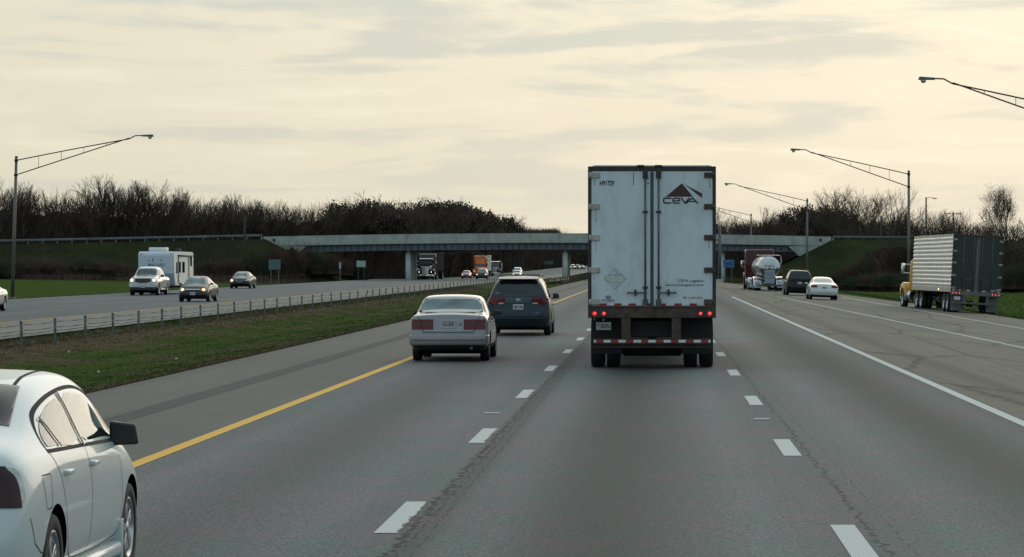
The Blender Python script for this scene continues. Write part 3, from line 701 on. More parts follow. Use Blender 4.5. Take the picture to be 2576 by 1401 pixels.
# ---- bare aluminium trailer pulled over on the right shoulder, yellow tractor
def side_trailer():
    gx,gy=16.15,157.6; gz=-.04*(gx-6)
    root=empty('semi_truck','ribbed silver semi trailer with quilted rear doors and yellow tractor on the right shoulder','semi truck',loc=(gx+.35,gy,gz-.05),rz=R(2.75),ry=R(3.2))
    SIL=mat('ribbed_aluminium',(.78,.78,.75),.34,.7,var=.1,vs=3,dirt=(.3,.22,.15),dscale=3,damt=.35)
    L=15.4
    b=MB(); b.box(-1.28,1.28,.1,L,1.12,4.05,bev=.01)
    # horizontal ribs on both sides
    for k in range(12):
        z=1.36+k*.22
        for s in (-1,1):
            b.hexa([(s*1.281,.12,z),(s*1.281,L-.02,z),(s*1.325,L-.02,z+.045),(s*1.325,.12,z+.045),(s*1.281,.12,z+.165),(s*1.281,L-.02,z+.165),(s*1.325,L-.02,z+.12),(s*1.325,.12,z+.12)])
            b.box(s*1.281,s*1.287,.12,L-.02,z+.175,z+.205,mi=1)
    b.obj('cargo_box',root,[SIL,mat('rib_groove',(.12,.11,.10),.6,.4)])
    b=MB()
    for s in (-1,1):
        b.box(s*1.28,s*1.318,.1,L,1.06,1.3,bev=.008); b.box(s*1.28,s*1.315,.1,L,3.98,4.08,bev=.008)
    b.obj('side_rail',root,mat('rail_alu',(.5,.48,.44),.45,.6,dirt=(.2,.08,.05),dscale=5))
    b=MB(); b.box(-1.315,-1.24,-.02,.1,1.05,4.08,bev=.01); b.box(1.24,1.315,-.02,.1,1.05,4.08,bev=.01); b.box(-1.24,1.24,-.018,.1,3.96,4.08,bev=.01)
    b.obj('door_frame',root,mat('frame_rust',(.05,.035,.03),.6,.4,dirt=(.12,.07,.05)))
    b=MB(); b.box(-1.31,1.31,-.03,.15,.93,1.14,bev=.015); b.obj('rear_sill',root,mat('sill_steel',(.16,.15,.15),.5,.6,dirt=(.1,.06,.05)))
    # quilted stainless doors
    QU=bpy.data.materials.new('quilted_stainless'); N,Lk,bs=nt(QU)
    tc=N.new('ShaderNodeTexCoord'); mp=N.new('ShaderNodeMapping'); mp.inputs['Rotation'].default_value=(0,R(45),0); mp.inputs['Scale'].default_value=(6.5,6.5,6.5)
    Lk.new(tc.outputs['Object'],mp.inputs[0]); sp=N.new('ShaderNodeSeparateXYZ'); Lk.new(mp.outputs[0],sp.inputs[0])
    def tri(i):
        m=N.new('ShaderNodeMath'); m.operation='PINGPONG'; m.inputs[1].default_value=.5; Lk.new(sp.outputs[i],m.inputs[0]); return m
    a,c=tri(0),tri(2); mn=N.new('ShaderNodeMath'); mn.operation='MINIMUM'; Lk.new(a.outputs[0],mn.inputs[0]); Lk.new(c.outputs[0],mn.inputs[1])
    bu=N.new('ShaderNodeBump'); bu.inputs['Strength'].default_value=.22; bu.inputs['Distance'].default_value=.04; Lk.new(mn.outputs[0],bu.inputs['Height']); Lk.new(bu.outputs[0],bs.inputs['Normal'])
    nz=N.new('ShaderNodeTexNoise'); nz.inputs['Scale'].default_value=1.1; Lk.new(tc.outputs['Object'],nz.inputs['Vector'])
    rr=N.new('ShaderNodeMapRange'); rr.inputs[3].default_value=.15; rr.inputs[4].default_value=.5; Lk.new(nz.outputs['Fac'],rr.inputs[0]); Lk.new(rr.outputs[0],bs.inputs['Roughness'])
    bs.inputs['Base Color'].default_value=(.062,.068,.064,1); bs.inputs['Metallic'].default_value=1.
    for s in (-1,1):
        b=MB(); xa,xb=sorted((s*.02,s*1.235)); b.box(xa,xb,.0,.06,1.15,3.95,bev=.008); d=b.obj('door',root,QU)
        b=MB(); b.box(*sorted((s*.02,s*.10)),-.02,.0,1.16,3.94); b.obj('door_edge',d,STEEL)
        for x in (.22,.75):
            b=MB(); b.cyl((s*x,-.035,1.1),(s*x,-.035,3.98),.018,n=8)
            for z in (1.2,1.9,2.7,3.5,3.9): b.box(s*x-.05,s*x+.05,-.05,.0,z-.03,z+.03,bev=.008)
            b.obj('lock_rod',d,STEEL)
        b=MB(); b.box(*sorted((s*.2,s*.6)),-.06,-.035,1.75,1.79,bev=.008); b.obj('door_handle',d,STEEL)
        for z in (1.3,1.95,2.6,3.2,3.8):
            b=MB(); b.box(*sorted((s*1.1,s*1.3)),-.04,.0,z-.05,z+.05,bev=.01); b.obj('hinge',d,GALV)
        for k in range(3):
            x=s*(1.2-k*.17); b=MB(); b.box(x-.055,x+.055,-.05,-.025,1.0,1.07,bev=.006); lo=b.obj('tail_lamp',root,TAILR)
            b=MB(); b.lathe([(-.05,.028),(-.062,.012),(-.066,.002)],'y',c=(x,0,1.035),n=10); b.obj('bulb',lo,RHOT)
        b=MB(); b.box(s*.62-.08,s*.62+.08,.0,.1,.5,.95,bev=.01); b.obj('guard_post',root,STEEL)
        b=MB(); b.box(*sorted((s*.62,s*1.24)),.4,.42,.12,.95,bev=.004,seg=1); b.obj('mud_flap',root,mat('mud_flap_grey',(.13,.13,.12),.6,var=.2))
    for k in range(13):
        x=-1.2+k*.2; b=MB(); b.box(x-.09,x+.09,-.006,.004,1.165,1.215); b.obj('reflective_tape',root,TAPER if k%2 else TAPEW)
    b=MB(); b.box(-1.2,1.2,-.02,.08,.48,.6,bev=.01); b.obj('impact_guard',root,STEEL)
    b=MB(); b.box(-1.12,-.8,-.03,-.015,.68,.86,bev=.004); b.obj('licence_plate',root,PLATEW)
    text_mesh('GREAT DANE',.78,1.12,1.24,1.30,-.002,'maker_mark',PLATEW,root,bold=.03)
    b=MB(); b.lathe([(-.01,.05),(-.03,.04),(-.035,.002)],'x',c=(-1.318,4.4,1.18),n=10); b.obj('side_marker',root,HLITA)
    b=MB(); b.box(-.5,.5,1,L-1,.98,1.12); b.obj('under_frame',root,WELL)
    duals_axles(root,(1.5,2.8),hw=1.27)
    YEL=mat('school_yellow',(.62,.30,.012),.4,coat=.3)
    old=set(root.children)
    tractor(root,L+.5,YEL,roof=2.75,ls=.4,cabz=2.7,back=4.0,bright=True,fender=None,stacks=False)
    turn(root,old,(0,L-2.3,0),R(3.0))
    return root
side_trailer()

# ---- red tractor with polished tank trailer, entering from the ramp
def tanker():
    gy=252.; root=empty('tanker_truck','maroon tractor pulling a polished tank trailer with white dome end and mud flaps','tanker truck',loc=(9.4,gy,-.13),rz=R(1.5))
    WD=mat('dome_white',(.62,.66,.68),.3,coat=.6); POL=mat('polished_tank',(.62,.62,.61),.14,1.,var=.1,vs=2)
    L=12
    b=MB(); b.lathe([(.0,.02),(-.0,.3),(.03,.55),(.1,.72),(.25,.82)],'y',c=(0,0,2.0),n=40); te=b.obj('tank_end',root,[WD,mat('tank_steel_dull',(.16,.17,.17),.35,.8)],smooth_angle=45)
    for p in te.data.polygons:
        if p.center.z<1.88: p.material_index=1
    b=MB(); b.lathe([(.25,.83),(.3,.84),(5.2,.88),(5.3,.88),(L-.5,.88),(L-.2,.7),(L-.1,.1)],'y',c=(0,0,1.98),n=40)
    for y in (.3,2.4,4.6,7,9.5): b.lathe([(y,.8),(y,.90),(y+.08,.90),(y+.08,.8)],'y',c=(0,0,1.98),n=40)
    b.obj('tank_shell',root,POL)
    # equipment cabinet under the dome
    b=MB(); b.box(-.40,.45,-.06,.5,.62,1.72,bev=.03); b.obj('valve_cabinet',root,mat('cabinet_steel',(.32,.34,.36),.3,.8,var=.35,vs=5))
    for k in range(3):
        b=MB(); b.box(-.36,.41,-.075,-.06,.7+k*.35,.98+k*.35,bev=.01); b.obj('cabinet_door',root,mat('cabinet_panel',(.28,.31,.36),.25,.8,var=.3,vs=7))
    for x in (-.2,.05,.3):
        b=MB(); b.lathe([(-.005,.035),(-.02,.03),(-.022,.002)],'y',c=(x,.07,2.55),n=10); b.obj('vent_plug',root,INK)
    text_mesh('Foodliner',-.42,.45,2.02,2.18,-.02,'tank_lettering',INKRF,root,bold=.03,shear=.3)
    b=MB(); b.tube([(-.75,.9,2.95),(.95,.9,2.95),(1.02,.9,2.85),(1.02,.9,1.6)],.02); b.tube([(-.75,.9,2.95),(-.75,5,3.0),(.95,5,3.0),(.95,.9,2.95)],.02); b.obj('top_rail',root,ALU)
    b=MB(); b.box(-.95,.95,.1,.25,.95,1.05,bev=.02); b.box(-1.1,1.1,.0,.12,.42,.54,bev=.02); b.box(-.4,-.3,.3,L,.9,1.1); b.box(.3,.4,.3,L,.9,1.1); b.obj('under_frame',root,STEEL)
    for s in (-1,1):
        b=MB(); P=[(2.75+1.25*math.cos(t),.42+.78*math.sin(t)) for t in [R(a) for a in range(0,181,12)]]+[(2.75+1.2*math.cos(t),.42+.74*math.sin(t)) for t in [R(a) for a in range(180,-1,-12)]]
        b.prism(P,s*.66,s*1.24,axis='x'); b.obj('fender',root,CHROME,smooth_angle=30)
        b=MB(); b.box(*sorted((s*.64,s*1.24)),.2,.22,.28,.85,bev=.01); fl=b.obj('mud_flap',root,mat('mud_flap_white',(.55,.58,.62),.5,var=.1))
        b=MB(); b.box(*sorted((s*.62,s*1.26)),.15,.26,.9,1.15,bev=.03); b.obj('lamp_box',root,mat('lamp_box',(.5,.48,.42),.4,.5))
        for k in range(3):
            b=MB(); x=s*(1.15-.16*k); b.lathe([(0,.05),(-.02,.045),(-.03,.004)],'y',c=(x,.145,1.03),n=12); b.obj('tail_lamp',root,RLIT if s<0 else TAILR)
    text_mesh('Foodliner',-1.16,-.74,.60,.70,.198,'flap_lettering',INK,root,bold=.03)
    duals_axles(root,(2.1,3.4),hw=1.22)
    tractor(root,L+1.3,paint('maroon_paint',(.065,.006,.010)),roof=3.5,back=4.3,fender=CHROME,hw=1.24,stacks=False)
    for s in (-1,1):
        b=MB(); b.box(*sorted((s*.66,s*1.18)),L-3.35,L-3.33,.25,.95,bev=.01); b.obj('mud_flap',root,MC['mud_flap_white'])
tanker()

def oncoming(y_front,L): return y_front+L

# ---- black long-nose truck under the bridge
def black_truck():
    y0f=413.; Lx=13.5+.5+1.8+1.35+1.55
    root=empty('semi_truck','black long nosed semi truck with bright grille and headlights under the overpass','semi truck',loc=(-31.3,y0f+Lx,-.02),rz=math.pi)
    BT=mat('tarp_black',(.010,.011,.011),.8,spec=.15,var=.4,vs=2)
    b=MB(); b.box(-1.28,1.28,0,13.5,1.1,3.72,bev=.05)
    b.obj('cargo_box',root,BT)
    b=MB()
    for k in range(14): b.box(-1.31,-1.28,.5+k*.95,.56+k*.95,1.1,3.7); b.box(1.28,1.31,.5+k*.95,.56+k*.95,1.1,3.7)
    b.obj('tarp_bow',root,mat('tarp_bow_dark',(.016,.018,.018),.7,spec=.2))
    duals_axles(root,(1.2,2.5))
    tractor(root,14.0,paint('black_paint',(.008,.009,.012),damt=.1),roof=3.55,back=4.0,lit=HLIT,stacks=False,visor=mat('visor_silver',(.6,.6,.6),.3,.6),cabz=2.95,hoodz=(2.0,1.75))
black_truck()
def orange_truck():
    y0f=580.; Lx=14+.5+1.8+1.35+1.55
    root=empty('semi_truck','orange high roof semi truck with white trailer in the oncoming lanes beyond the overpass','semi truck',loc=(-33.7,y0f+Lx,-.35),rz=math.pi)
    b=MB(); b.box(-1.3,1.3,0,14,1.1,4.12,bev=.02); b.obj('cargo_box',root,mat('trailer_white_far',(.55,.55,.53),.5,dirt=(.3,.28,.25)))
    duals_axles(root,(1.2,2.5))
    ORG=mat('orange_paint',(.75,.17,.012),.45,coat=.2); y1,y2=tractor(root,14.5,ORG,roof=3.98,back=4.0,lit=HLITA,bright=False,grn='slats',stacks=False,hoodz=(1.9,1.5))
    b=MB(); b.box(-.5,.5,14.5+1.8+.3,14.5+1.8+.42,3.2,3.6); sg=b.obj('roof_sign',root,mat('sign_grey',(.35,.38,.36),.6))
    text_mesh('SCHNEIDER',-.45,.45,3.28,3.52,16.73,'sign_lettering',INK,sg,mirror=-1,bold=.03)
orange_truck()
def dump_truck():
    y0f=640.; Lx=6+.3+1.35+1.55
    root=empty('dump_truck','black dump truck with silver grille and a row of roof lamps behind the maroon van','dump truck',loc=(-33.9,y0f+Lx,-.45),rz=math.pi)
    b=MB(); b.hexa([(-1.15,0,1.2),(1.15,0,1.2),(1.15,6,1.2),(-1.15,6,1.2),(-1.25,-.2,2.7),(1.25,-.2,2.7),(1.25,6,3.0),(-1.25,6,3.0)],bev=.03); b.box(-1.2,1.2,5.9,7.2,3.0,3.1,bev=.02)
    b.obj('dump_body',root,paint('dump_black',(.02,.024,.03)))
    tractor(root,6.1,paint('dump_cab_black',(.015,.02,.025)),roof=2.8,ls=.15,back=5.4,grn='slats',stacks=False,hoodz=(1.95,1.85),cabz=2.9)
    for k in range(9):
        b=MB(); b.lathe([(0,.06),(.05,.05),(.06,.01)],'y',c=(-1.0+.25*k,7.2,3.05),n=10); b.obj('roof_lamp',root,HDIM)
dump_truck()

# ---- travel trailer towed by the pickup
def caravan():
    Lc=9.; yf=213.5; root=empty('travel_trailer','white travel trailer with horizontal siding and blue lettering towed behind the silver pickup','travel trailer',loc=(-35.05,yf+Lc,0),rz=math.pi)
    SID=mat('caravan_siding',(.66,.66,.60),.45,var=.05); FR=mat('caravan_front',(.52,.58,.62),.4,var=.05)
    b=MB(); prof=[(0,.62),(0,2.86),(.25,2.98),(Lc-.35,3.0),(Lc-.08,2.88),(Lc,2.72),(Lc,1.45),(Lc-.55,.72),(Lc-.75,.58)]
    b.prism(prof,-1.24,1.24,axis='x',bev=.03)
    b.obj('shell',root,FR)
    for s in (-1,1):
        b=MB()
        for k in range(15):
            z=.66+k*.148; yfr=Lc-.08 if z>1.5 else Lc-.72+(z-.66)*.7
            b.hexa([(s*1.241,.04,z),(s*1.241,yfr,z),(s*1.265,yfr,z+.015),(s*1.265,.04,z+.015),(s*1.241,.04,z+.144),(s*1.241,yfr,z+.144),(s*1.247,yfr,z+.144),(s*1.247,.04,z+.144)])
        b.obj('siding',root,SID)
        for (ya,yb,za,zb) in ((7.6,7.95,1.5,2.2),(6.1,6.9,1.55,2.25),(4.3,5.2,1.55,2.25),(.9,1.5,2.0,2.7)):
            b=MB(); b.box(s*1.25,s*1.285,ya-.05,yb+.05,za-.05,zb+.05,bev=.01); w=b.obj('window_frame',root,mat('window_frame_dark',(.08,.07,.06),.5))
            b=MB(); b.box(s*1.26,s*1.292,ya,yb,za,zb); b.obj('pane',w,GLASS)
        b=MB(); b.cyl((s*1.32,.8,2.72),(s*1.32,7.2,2.72),.07,n=10); b.box(s*1.27,s*1.33,7.12,7.2,.8,2.75,bev=.005); b.box(s*1.27,s*1.33,2.4,2.46,.8,2.75,bev=.005); b.obj('awning',root,mat('awning_grey',(.16,.17,.15),.6))
        for y in (3.4,4.3): wheel(root,s*1.08,y,.34,.2,s,style='disc')
    b=MB(); b.box(-.35,.9,5.6,6.7,3.0,3.30,bev=.06,seg=3); b.box(-.5,.3,6.9,7.6,3.0,3.22,bev=.06,seg=3); b.obj('roof_air_conditioner',root,mat('ac_white',(.68,.7,.7),.4))
    b=MB(); b.box(-.8,-.5,3.0,3.3,3.0,3.25,bev=.02); b.cyl((.6,2,3),(.6,2,3.2),.05); b.obj('roof_vent',root,PLAST)
    text_mesh('MALLARD',-.62,.58,1.95,2.17,Lc+.004,'front_lettering',INKBL,root,mirror=-1,bold=.03,shear=.2)
    b=MB()
    for x,z,h in ((.5,2.37,.17),(.22,2.42,.29),(-.37,2.37,.2)):
        b.flat([(x,z+h*.5),(x+.05,z+h*.1),(x+.02,z-h*.5),(x-.02,z-h*.5),(x-.05,z+h*.1)],Lc+.004)
    b.obj('front_mark',root,INKBL)
    for x in (-1.05,1.05):
        b=MB(); b.box(x-.06,x+.06,Lc-.06,Lc-.03,2.78,2.84,bev=.01); b.obj('marker_lamp',root,TAILR)
    b=MB(); b.hexa([(-.5,Lc-.7,.5),(.5,Lc-.7,.5),(.06,Lc+1.2,.5),(-.06,Lc+1.2,.5),(-.5,Lc-.7,.6),(.5,Lc-.7,.6),(.06,Lc+1.2,.6),(-.06,Lc+1.2,.6)]); b.cyl((.15,Lc+.25,.6),(.15,Lc+.25,1.1),.15,n=14); b.obj('hitch',root,PLAST)
    b=MB(); b.box(-.9,.9,.2,Lc-.9,.45,.62); b.obj('underbody',root,WELL)
caravan()
# ------------------------------------------------------------------ terrain profile
def zc(Y): return float(np.interp(Y,[-60,420,520,680,1000,1700],[0,0,-.5,-.45,0,1.5]))
def rz_(X,Y):
    c=0. if X<6 else -.04*(min(X,20)-6)
    return c+zc(Y)

# ------------------------------------------------------------------ passenger vehicles
WHP=mat('pearl_white_paint',(.56,.62,.62),.35,coat=.55,var=.03,coatr=.05)
# near white sedan, rear quarter
SEN=[(0,.34,.80,.90,.76,.73,.66),(.07,.24,.94,1.02,.86,.81,.72),(.38,.22,.985,1.085,.89,.84,.74),(.75,.20,1.0,1.13,.895,.855,.735),(1.18,.20,1.0,1.285,.895,.86,.71),(1.6,.20,.99,1.405,.895,.86,.685),(2.25,.20,.97,1.445,.895,.86,.68),(2.75,.20,.95,1.44,.895,.86,.68),(3.2,.20,.93,1.33,.895,.85,.68),(3.55,.20,.91,1.13,.895,.835,.68),(3.8,.20,.88,1.0,.895,.815,.63),(4.1,.23,.80,.90,.875,.78,.60),(4.36,.25,.70,.77,.81,.70,.55),(4.5,.32,.58,.64,.70,.60,.5)]
def sentra_extra(root,bv,S):
    me=root_me[0]
    for o in [c for c in root.children if c.name.startswith('rear_window')]: bpy.data.objects.remove(o)
    shell_cut(me,[((0,.86,0),(0,-1,0)),((0,1.57,0),(0,1,0)),((.62,.86,0),(1,.12,0)),((-.62,.86,0),(-1,.12,0)),((.55,1.57,0),(1,1.2,0)),((-.55,1.57,0),(-1,1.2,0)),((0,0,1.0),(0,0,-1))],'rear_window',root,mat('rear_glass_dark',(.008,.011,.014),.2,spec=.1))
    for s in (-1,1):
        tl=shell_cut(me,[((s*.50,0,0),(-s,0,0)),((0,0,.735),(0,-.05,-1)),((0,0,.985),(0,.1,1)),((0,.20,.85),(0,1,-.10))],'tail_light',root,TAILD,off=.008)
        shell_cut(me,[((s*.6,0,0),(-s,0,0)),((0,0,.765),(0,0,-1)),((0,0,.955),(0,0,1)),((0,.198,.85),(0,-1,.10)),((0,.235,.85),(0,1,-.10))],'reflector',tl,HEADO,off=.009)
    sk_=[('R',[(.02,.62),(.3,.60),(.42,.50)])]
    b=MB(); b.box(-.72,.72,-.02,.05,.30,.36,bev=.015); b.obj('bumper_insert',root,PLAST)
    seam(bv,[('R',[(.95,1.015),(.97,1.10),(1.05,1.17),(1.20,1.235),(1.45,1.285),(1.75,1.32),(2.2,1.345),(2.6,1.34),(2.9,1.295),(3.15,1.205),(3.32,1.09),(3.46,.96)]),('R',[(.93,1.01),(2.0,.985),(3.45,.945)])],root,w=.022,name='window_trim')
    seam(bv,[('R',[(1.20,1.20),(1.33,1.01)])],root,w=.030,name='window_divider',off=.012)
    seam(bv,[('R',[(1.99,1.32),(2.03,.985)])],root,w=.075,name='door_pillar',m=PLAST,off=.010)
    seam(bv,[('R',[(1.99,1.325),(2.03,.985)])],root,w=.022,name='pillar_cover',m=WHP,off=.016)
    for s in (-1,1): seam(bv,[('T',[(s*.50,1.52),(s*.475,1.9),(s*.47,2.4),(s*.47,2.8),(s*.485,3.1)])],root,w=.022,name='roof_ditch')
    seam(bv,[('R',[(.95,1.0),(1.12,.86),(1.22,.7),(1.30,.5),(1.42,.33),(1.7,.29),(3.15,.29),(3.22,.45),(3.2,.85)]),('R',[(2.05,.97),(2.12,.7),(2.08,.3)]),
             ('R',[(.38,.50),(.55,.43),(.66,.43)]),('R',[(.38,.5),(.28,.66)]),
             ('R',[(.60,.885),(.80,.885),(.82,.86),(.82,.70),(.80,.68),(.66,.68),(.60,.86),(.60,.885)])],root,w=.007)
    # side sill and splash guards
    for s in (-1,1): b=MB(); b.box(s*.80,s*.905,1.40,3.15,.17,.27,bev=.035,seg=3); b.obj('side_skirt',root,WHP)
    for s in (-1,1):
        b=MB(); b.hexa([(s*.72,3.16,.13),(s*.90,3.16,.13),(s*.90,3.21,.13),(s*.72,3.21,.13),(s*.76,3.14,.36),(s*.905,3.14,.42),(s*.905,3.2,.42),(s*.76,3.2,.36)],bev=.012); b.obj('splash_guard',root,WHP)
        b=MB(); b.hexa([(s*.72,.50,.13),(s*.90,.50,.13),(s*.90,.55,.13),(s*.72,.55,.13),(s*.76,.53,.36),(s*.905,.55,.38),(s*.905,.6,.38),(s*.76,.6,.36)],bev=.012); b.obj('splash_guard',root,WHP)
SEN_W=[[(1.0,1.015),(1.03,1.10),(1.12,1.155),(1.3,1.215),(1.6,1.27),(1.94,1.30),(1.98,1.0)],[(2.06,1.0),(2.03,1.31),(2.5,1.31),(2.82,1.27),(3.08,1.18),(3.26,1.06),(3.40,.965)]]
sentra,_=car('sedan_car','pearl white sedan close by at the lower left edge, mirror in view','car',(-4.53,17.55,0),0,'sedan',4.5,1.79,1.49,WHP,wb=(.211,.80),wr=.318,ww=.205,st=SEN,side=SEN_W,windsh=[(-.68,.99),(.68,.99),(.54,1.40),(-.54,1.40)],
    extra=sentra_extra,mirror_m=PLAST,mdx=.09,mh=.19,mir=(3.2,.90),handles=(1.34,2.25),trim_z=.22,gaps=False,cr=.10,cf=.2,lev=3)

# silver old sedan ahead
SLV=paint('silver_paint',(.26,.265,.275),metal=.3,damt=.15)
def volvo_extra(root,bv,S):
    SEAT=mat('seat_grey',(.035,.04,.04),.9)
    for x in (-.36,.36):
        b=MB(); b.box(x-.24,x+.24,2.2,2.36,.6,1.08,bev=.05,seg=3); st_=b.obj('seat',root,SEAT)
        b=MB(); b.box(x-.13,x+.13,2.18,2.28,1.10,1.27,bev=.04,seg=3); b.obj('headrest',st_,SEAT)
        b=MB(); b.box(x-.14,x+.14,1.22,1.32,1.05,1.17,bev=.04,seg=3); b.obj('headrest',root,SEAT)
    b=MB(); b.box(-.66,.66,1.12,1.3,.6,1.055,bev=.04); b.obj('rear_seat',root,SEAT)
    b=MB(); b.box(-.1,.14,2.9,2.95,1.20,1.26,bev=.015); b.obj('interior_mirror',root,INK)
    for s in (-1,1):
        xa,xb=(.335,.80)
        for z0,z1,m in ((.862,.925,TAILR),(.792,.862,TAILM),(.712,.792,TAILR)):
            pl=[(xa,z0),(xb,z0),(xb,z1),(xa,z1)]
            if s<0: pl=mirx(pl)
            patch(bv,pl,'B','tail_light',root,m,nu=6,nv=3,off=.022,rd=0)
    seam(bv,[('B',[(-.68,1.02),(-.60,.80),(-.55,.64)]),('B',[(.68,1.02),(.60,.80),(.55,.64)]),('B',[(-.55,.645),(.55,.645)])],root,w=.012,off=.026)
    b=MB(); 
    b.hexa([(-.845,-.06,.36),(.845,-.06,.36),(.87,.5,.36),(-.87,.5,.36),(-.855,-.06,.60),(.855,-.06,.60),(.88,.5,.60),(-.88,.5,.60)],bev=.05,seg=4,mi=0)
    b.box(-.80,.80,-.078,-.03,.47,.53,bev=.015,mi=0)
    b.obj('bumper',root,[paint('bumper_silver',(.25,.235,.24),metal=.2,damt=.5)],smooth_angle=40)
    h,_,_=ray(bv,'B',0,.815); b=MB(); b.box(-.14,.14,h.y-.034,h.y-.029,.868,.884); b.obj('plate_band',root,TAPER)
    b=MB(); b.cyl((.50,-.02,.30),(.50,.5,.30),.035,n=12); b.obj('tail_pipe',root,STEEL)
    b=MB(); b.lathe([(0,.018),(-.012,.016),(-.014,.002)],'y',c=(.265,.02,.825),n=14); b.obj('trunk_lock',root,INK)
    text_mesh('VOLVO',-.62,-.44,.955,.985,.075,'badge',MC['chrome'],root); text_mesh('960',.47,.6,.955,.985,.075,'badge',MC['chrome'],root)
sk=lambda q: [(a*4.85/4.83,b*1.435/1.43) for a,b in q]
def vc0(q): q.hexa([(-.70,1.02,.55),(.70,1.02,.55),(.70,3.35,.55),(-.70,3.35,.55),(-.615,1.45,1.375),(.615,1.45,1.375),(.60,2.72,1.35),(-.60,2.72,1.35)],mi=3)
def vc1(q): q.prism([(-.715,1.07),(.715,1.07),(.612,1.36),(-.612,1.36)],-1,1.9,axis='y',mi=1)
def vc2(q): q.prism([(-.68,1.01),(.68,1.01),(.585,1.34),(-.585,1.34)],2.4,6,axis='y',mi=1)
def vc3(q):
    for P in ([(1.12,1.0),(1.31,1.21),(1.44,1.30),(2.04,1.325),(2.06,1.0)],[(2.15,1.0),(2.12,1.325),(2.59,1.31),(2.83,1.21),(3.22,.99)]): q.prism(P,-2,2,axis='x',mi=1)
VCUT=[vc0,vc1,vc2,vc3]
VG=mat('pale_rear_glass',(.10,.17,.17),.06,spec=.8,var=.5,vs=2.2)
car('sedan_car','older silver four door sedan in the left lane with wide red tail lamps','car',(-4.54,66.6,0),0,'old',4.85,1.73,1.435,SLV,wb=(.212,.785),wr=.315,ww=.195,rgl=VG,windsh=None,
    extra=volvo_extra,mirror_m=PLAST,plate='FAA 8547',tailp=(None,.815),trim_z=.36,cr=.05,rimstyle='disc',glass=CLEAR,wglass=CLEAR,cuts=VCUT,topf=.86,crown=.03)

# blue grey minivan
MVB=paint('blue_grey_paint',(.022,.036,.047),metal=.2,damt=.2)
def mv_extra(root,bv,S):
    for s in (-1,1):
        b=MB(); b.tube([(s*.62,.42,1.76),(s*.63,.6,1.81),(s*.64,2.6,1.815),(s*.63,2.8,1.77)],.02); b.obj('roof_rail',root,PLAST)
    b=MB(); b.box(-.62,.62,.75,.81,1.80,1.825,bev=.01); b.box(-.62,.62,2.0,2.06,1.80,1.825,bev=.01); b.obj('roof_cross_bar',root,PLAST)
    b=MB(); b.hexa([(-.60,.10,1.67),(.60,.10,1.67),(.62,.45,1.72),(-.62,.45,1.72),(-.58,.13,1.70),(.58,.13,1.70),(.6,.45,1.755),(-.6,.45,1.755)],bev=.012); b.obj('rear_spoiler',root,MVB)
    b=MB(); b.box(-.16,.16,.085,.115,1.665,1.685,bev=.006); b.obj('brake_lamp',root,TAILR)
    for s in (-1,1):
        pl=[(.39,.95),(.50,.935),(.92,.935),(.90,1.155),(.41,1.155)]; pl2=[(.40,.945),(.60,.94),(.58,.99),(.42,.99)]
        patch(bv,pl if s>0 else mirx(pl),'B','tail_light',root,TAILR,nu=8,nv=5,off=.014)
        patch(bv,pl2 if s>0 else mirx(pl2),'B','tail_light',root,TAILW,nu=5,nv=3,off=.024)
    patch(bv,[(-.38,.985),(.38,.985),(.40,1.13),(-.40,1.13)],'B','trim_panel',root,paint('van_trim_blue',(.08,.12,.14),metal=.4),off=.012,rd=0)
    b=MB(); ex=lambda rx,rz_: [(rx*math.cos(t),1.075+rz_*math.sin(t)) for t in [2*math.pi*k/24 for k in range(24)]]
    b.ribbon(ex(.065,.036),.010,.0,closed=True); b.ribbon(ex(.022,.034),.008,-.001,closed=True); b.ribbon([(x,z+.014) for x,z in ex(.045,.013)],.008,-.002,closed=True); e=b.obj('emblem',root,CHROME); h,_,_=ray(bv,'B',0,1.075); e.location.y=(h.y if h else .05)-.02
    seam(bv,[('B',[(-.76,1.15),(-.77,.60),(-.70,.56),(.70,.56),(.77,.60),(.76,1.15)])],root,w=.010,off=.004)
    b=MB(); b.box(-.80,.80,-.035,.12,.50,.535,bev=.012); b.obj('bumper_step',root,MVB)
    text_mesh('SIENNA',.30,.62,.66,.70,.022,'badge',CHROME,root)
    h,_,_=ray(bv,'B',-.60,1.28)
    b=MB(); y=(h.y if h else .1)-.012
    for dx in (-.022,.022): b.ribbon([(-.62+dx+.03*math.cos(t),1.27+.03*math.sin(t)) for t in [2*math.pi*k/16 for k in range(16)]],.008,y-.001*(dx>0),closed=True)
    b.obj('window_sticker',root,PLATEW)
car('minivan','dark blue grey minivan with roof rack just ahead of the old silver sedan','minivan',(-4.1,90.6,0),0,'van',5.05,1.93,1.76,MVB,wb=(.20,.78),wr=.335,ww=.21,extra=mv_extra,plate='788 9TM',tailp=(None,.86),trim_z=.34,mirror_m=PLAST,cr=.05,wglass=GLASS)

# vehicles on the entry ramp, right
ACC=paint('white_paint',(.62,.64,.62),damt=.06)
lm=[(.45,.79),(.86,.78),(.86,.90),(.70,.945),(.45,.93)]
z=rz_(10.85,196); car('sedan_car','white sedan with pale rear window behind the black utility vehicle on the ramp','car',(10.85,196.4,z),R(1.2),'sedan',4.85,1.85,1.47,ACC,wb=(.21,.78),wr=.33,rgl=VG,lamps=[('B','tail_light',lm,TAILR),('B','tail_light',mirx(lm),TAILR)],plate='4KC 872',tailp=(None,.79),mirror_m=ACC,trim_z=.32,ry=R(2))
def suv_extra(root,bv,S):
    for s in (-1,1):
        b=MB(); b.tube([(s*.66,.4,1.82),(s*.67,.55,1.88),(s*.68,2.6,1.88),(s*.67,2.8,1.83)],.022); b.obj('roof_rail',root,PLAST)
    b=MB(); b.box(-.66,.66,.8,.86,1.865,1.89,bev=.01); b.obj('roof_cross_bar',root,PLAST)
BLP=paint('black_car_paint',(.006,.006,.007),damt=.1)
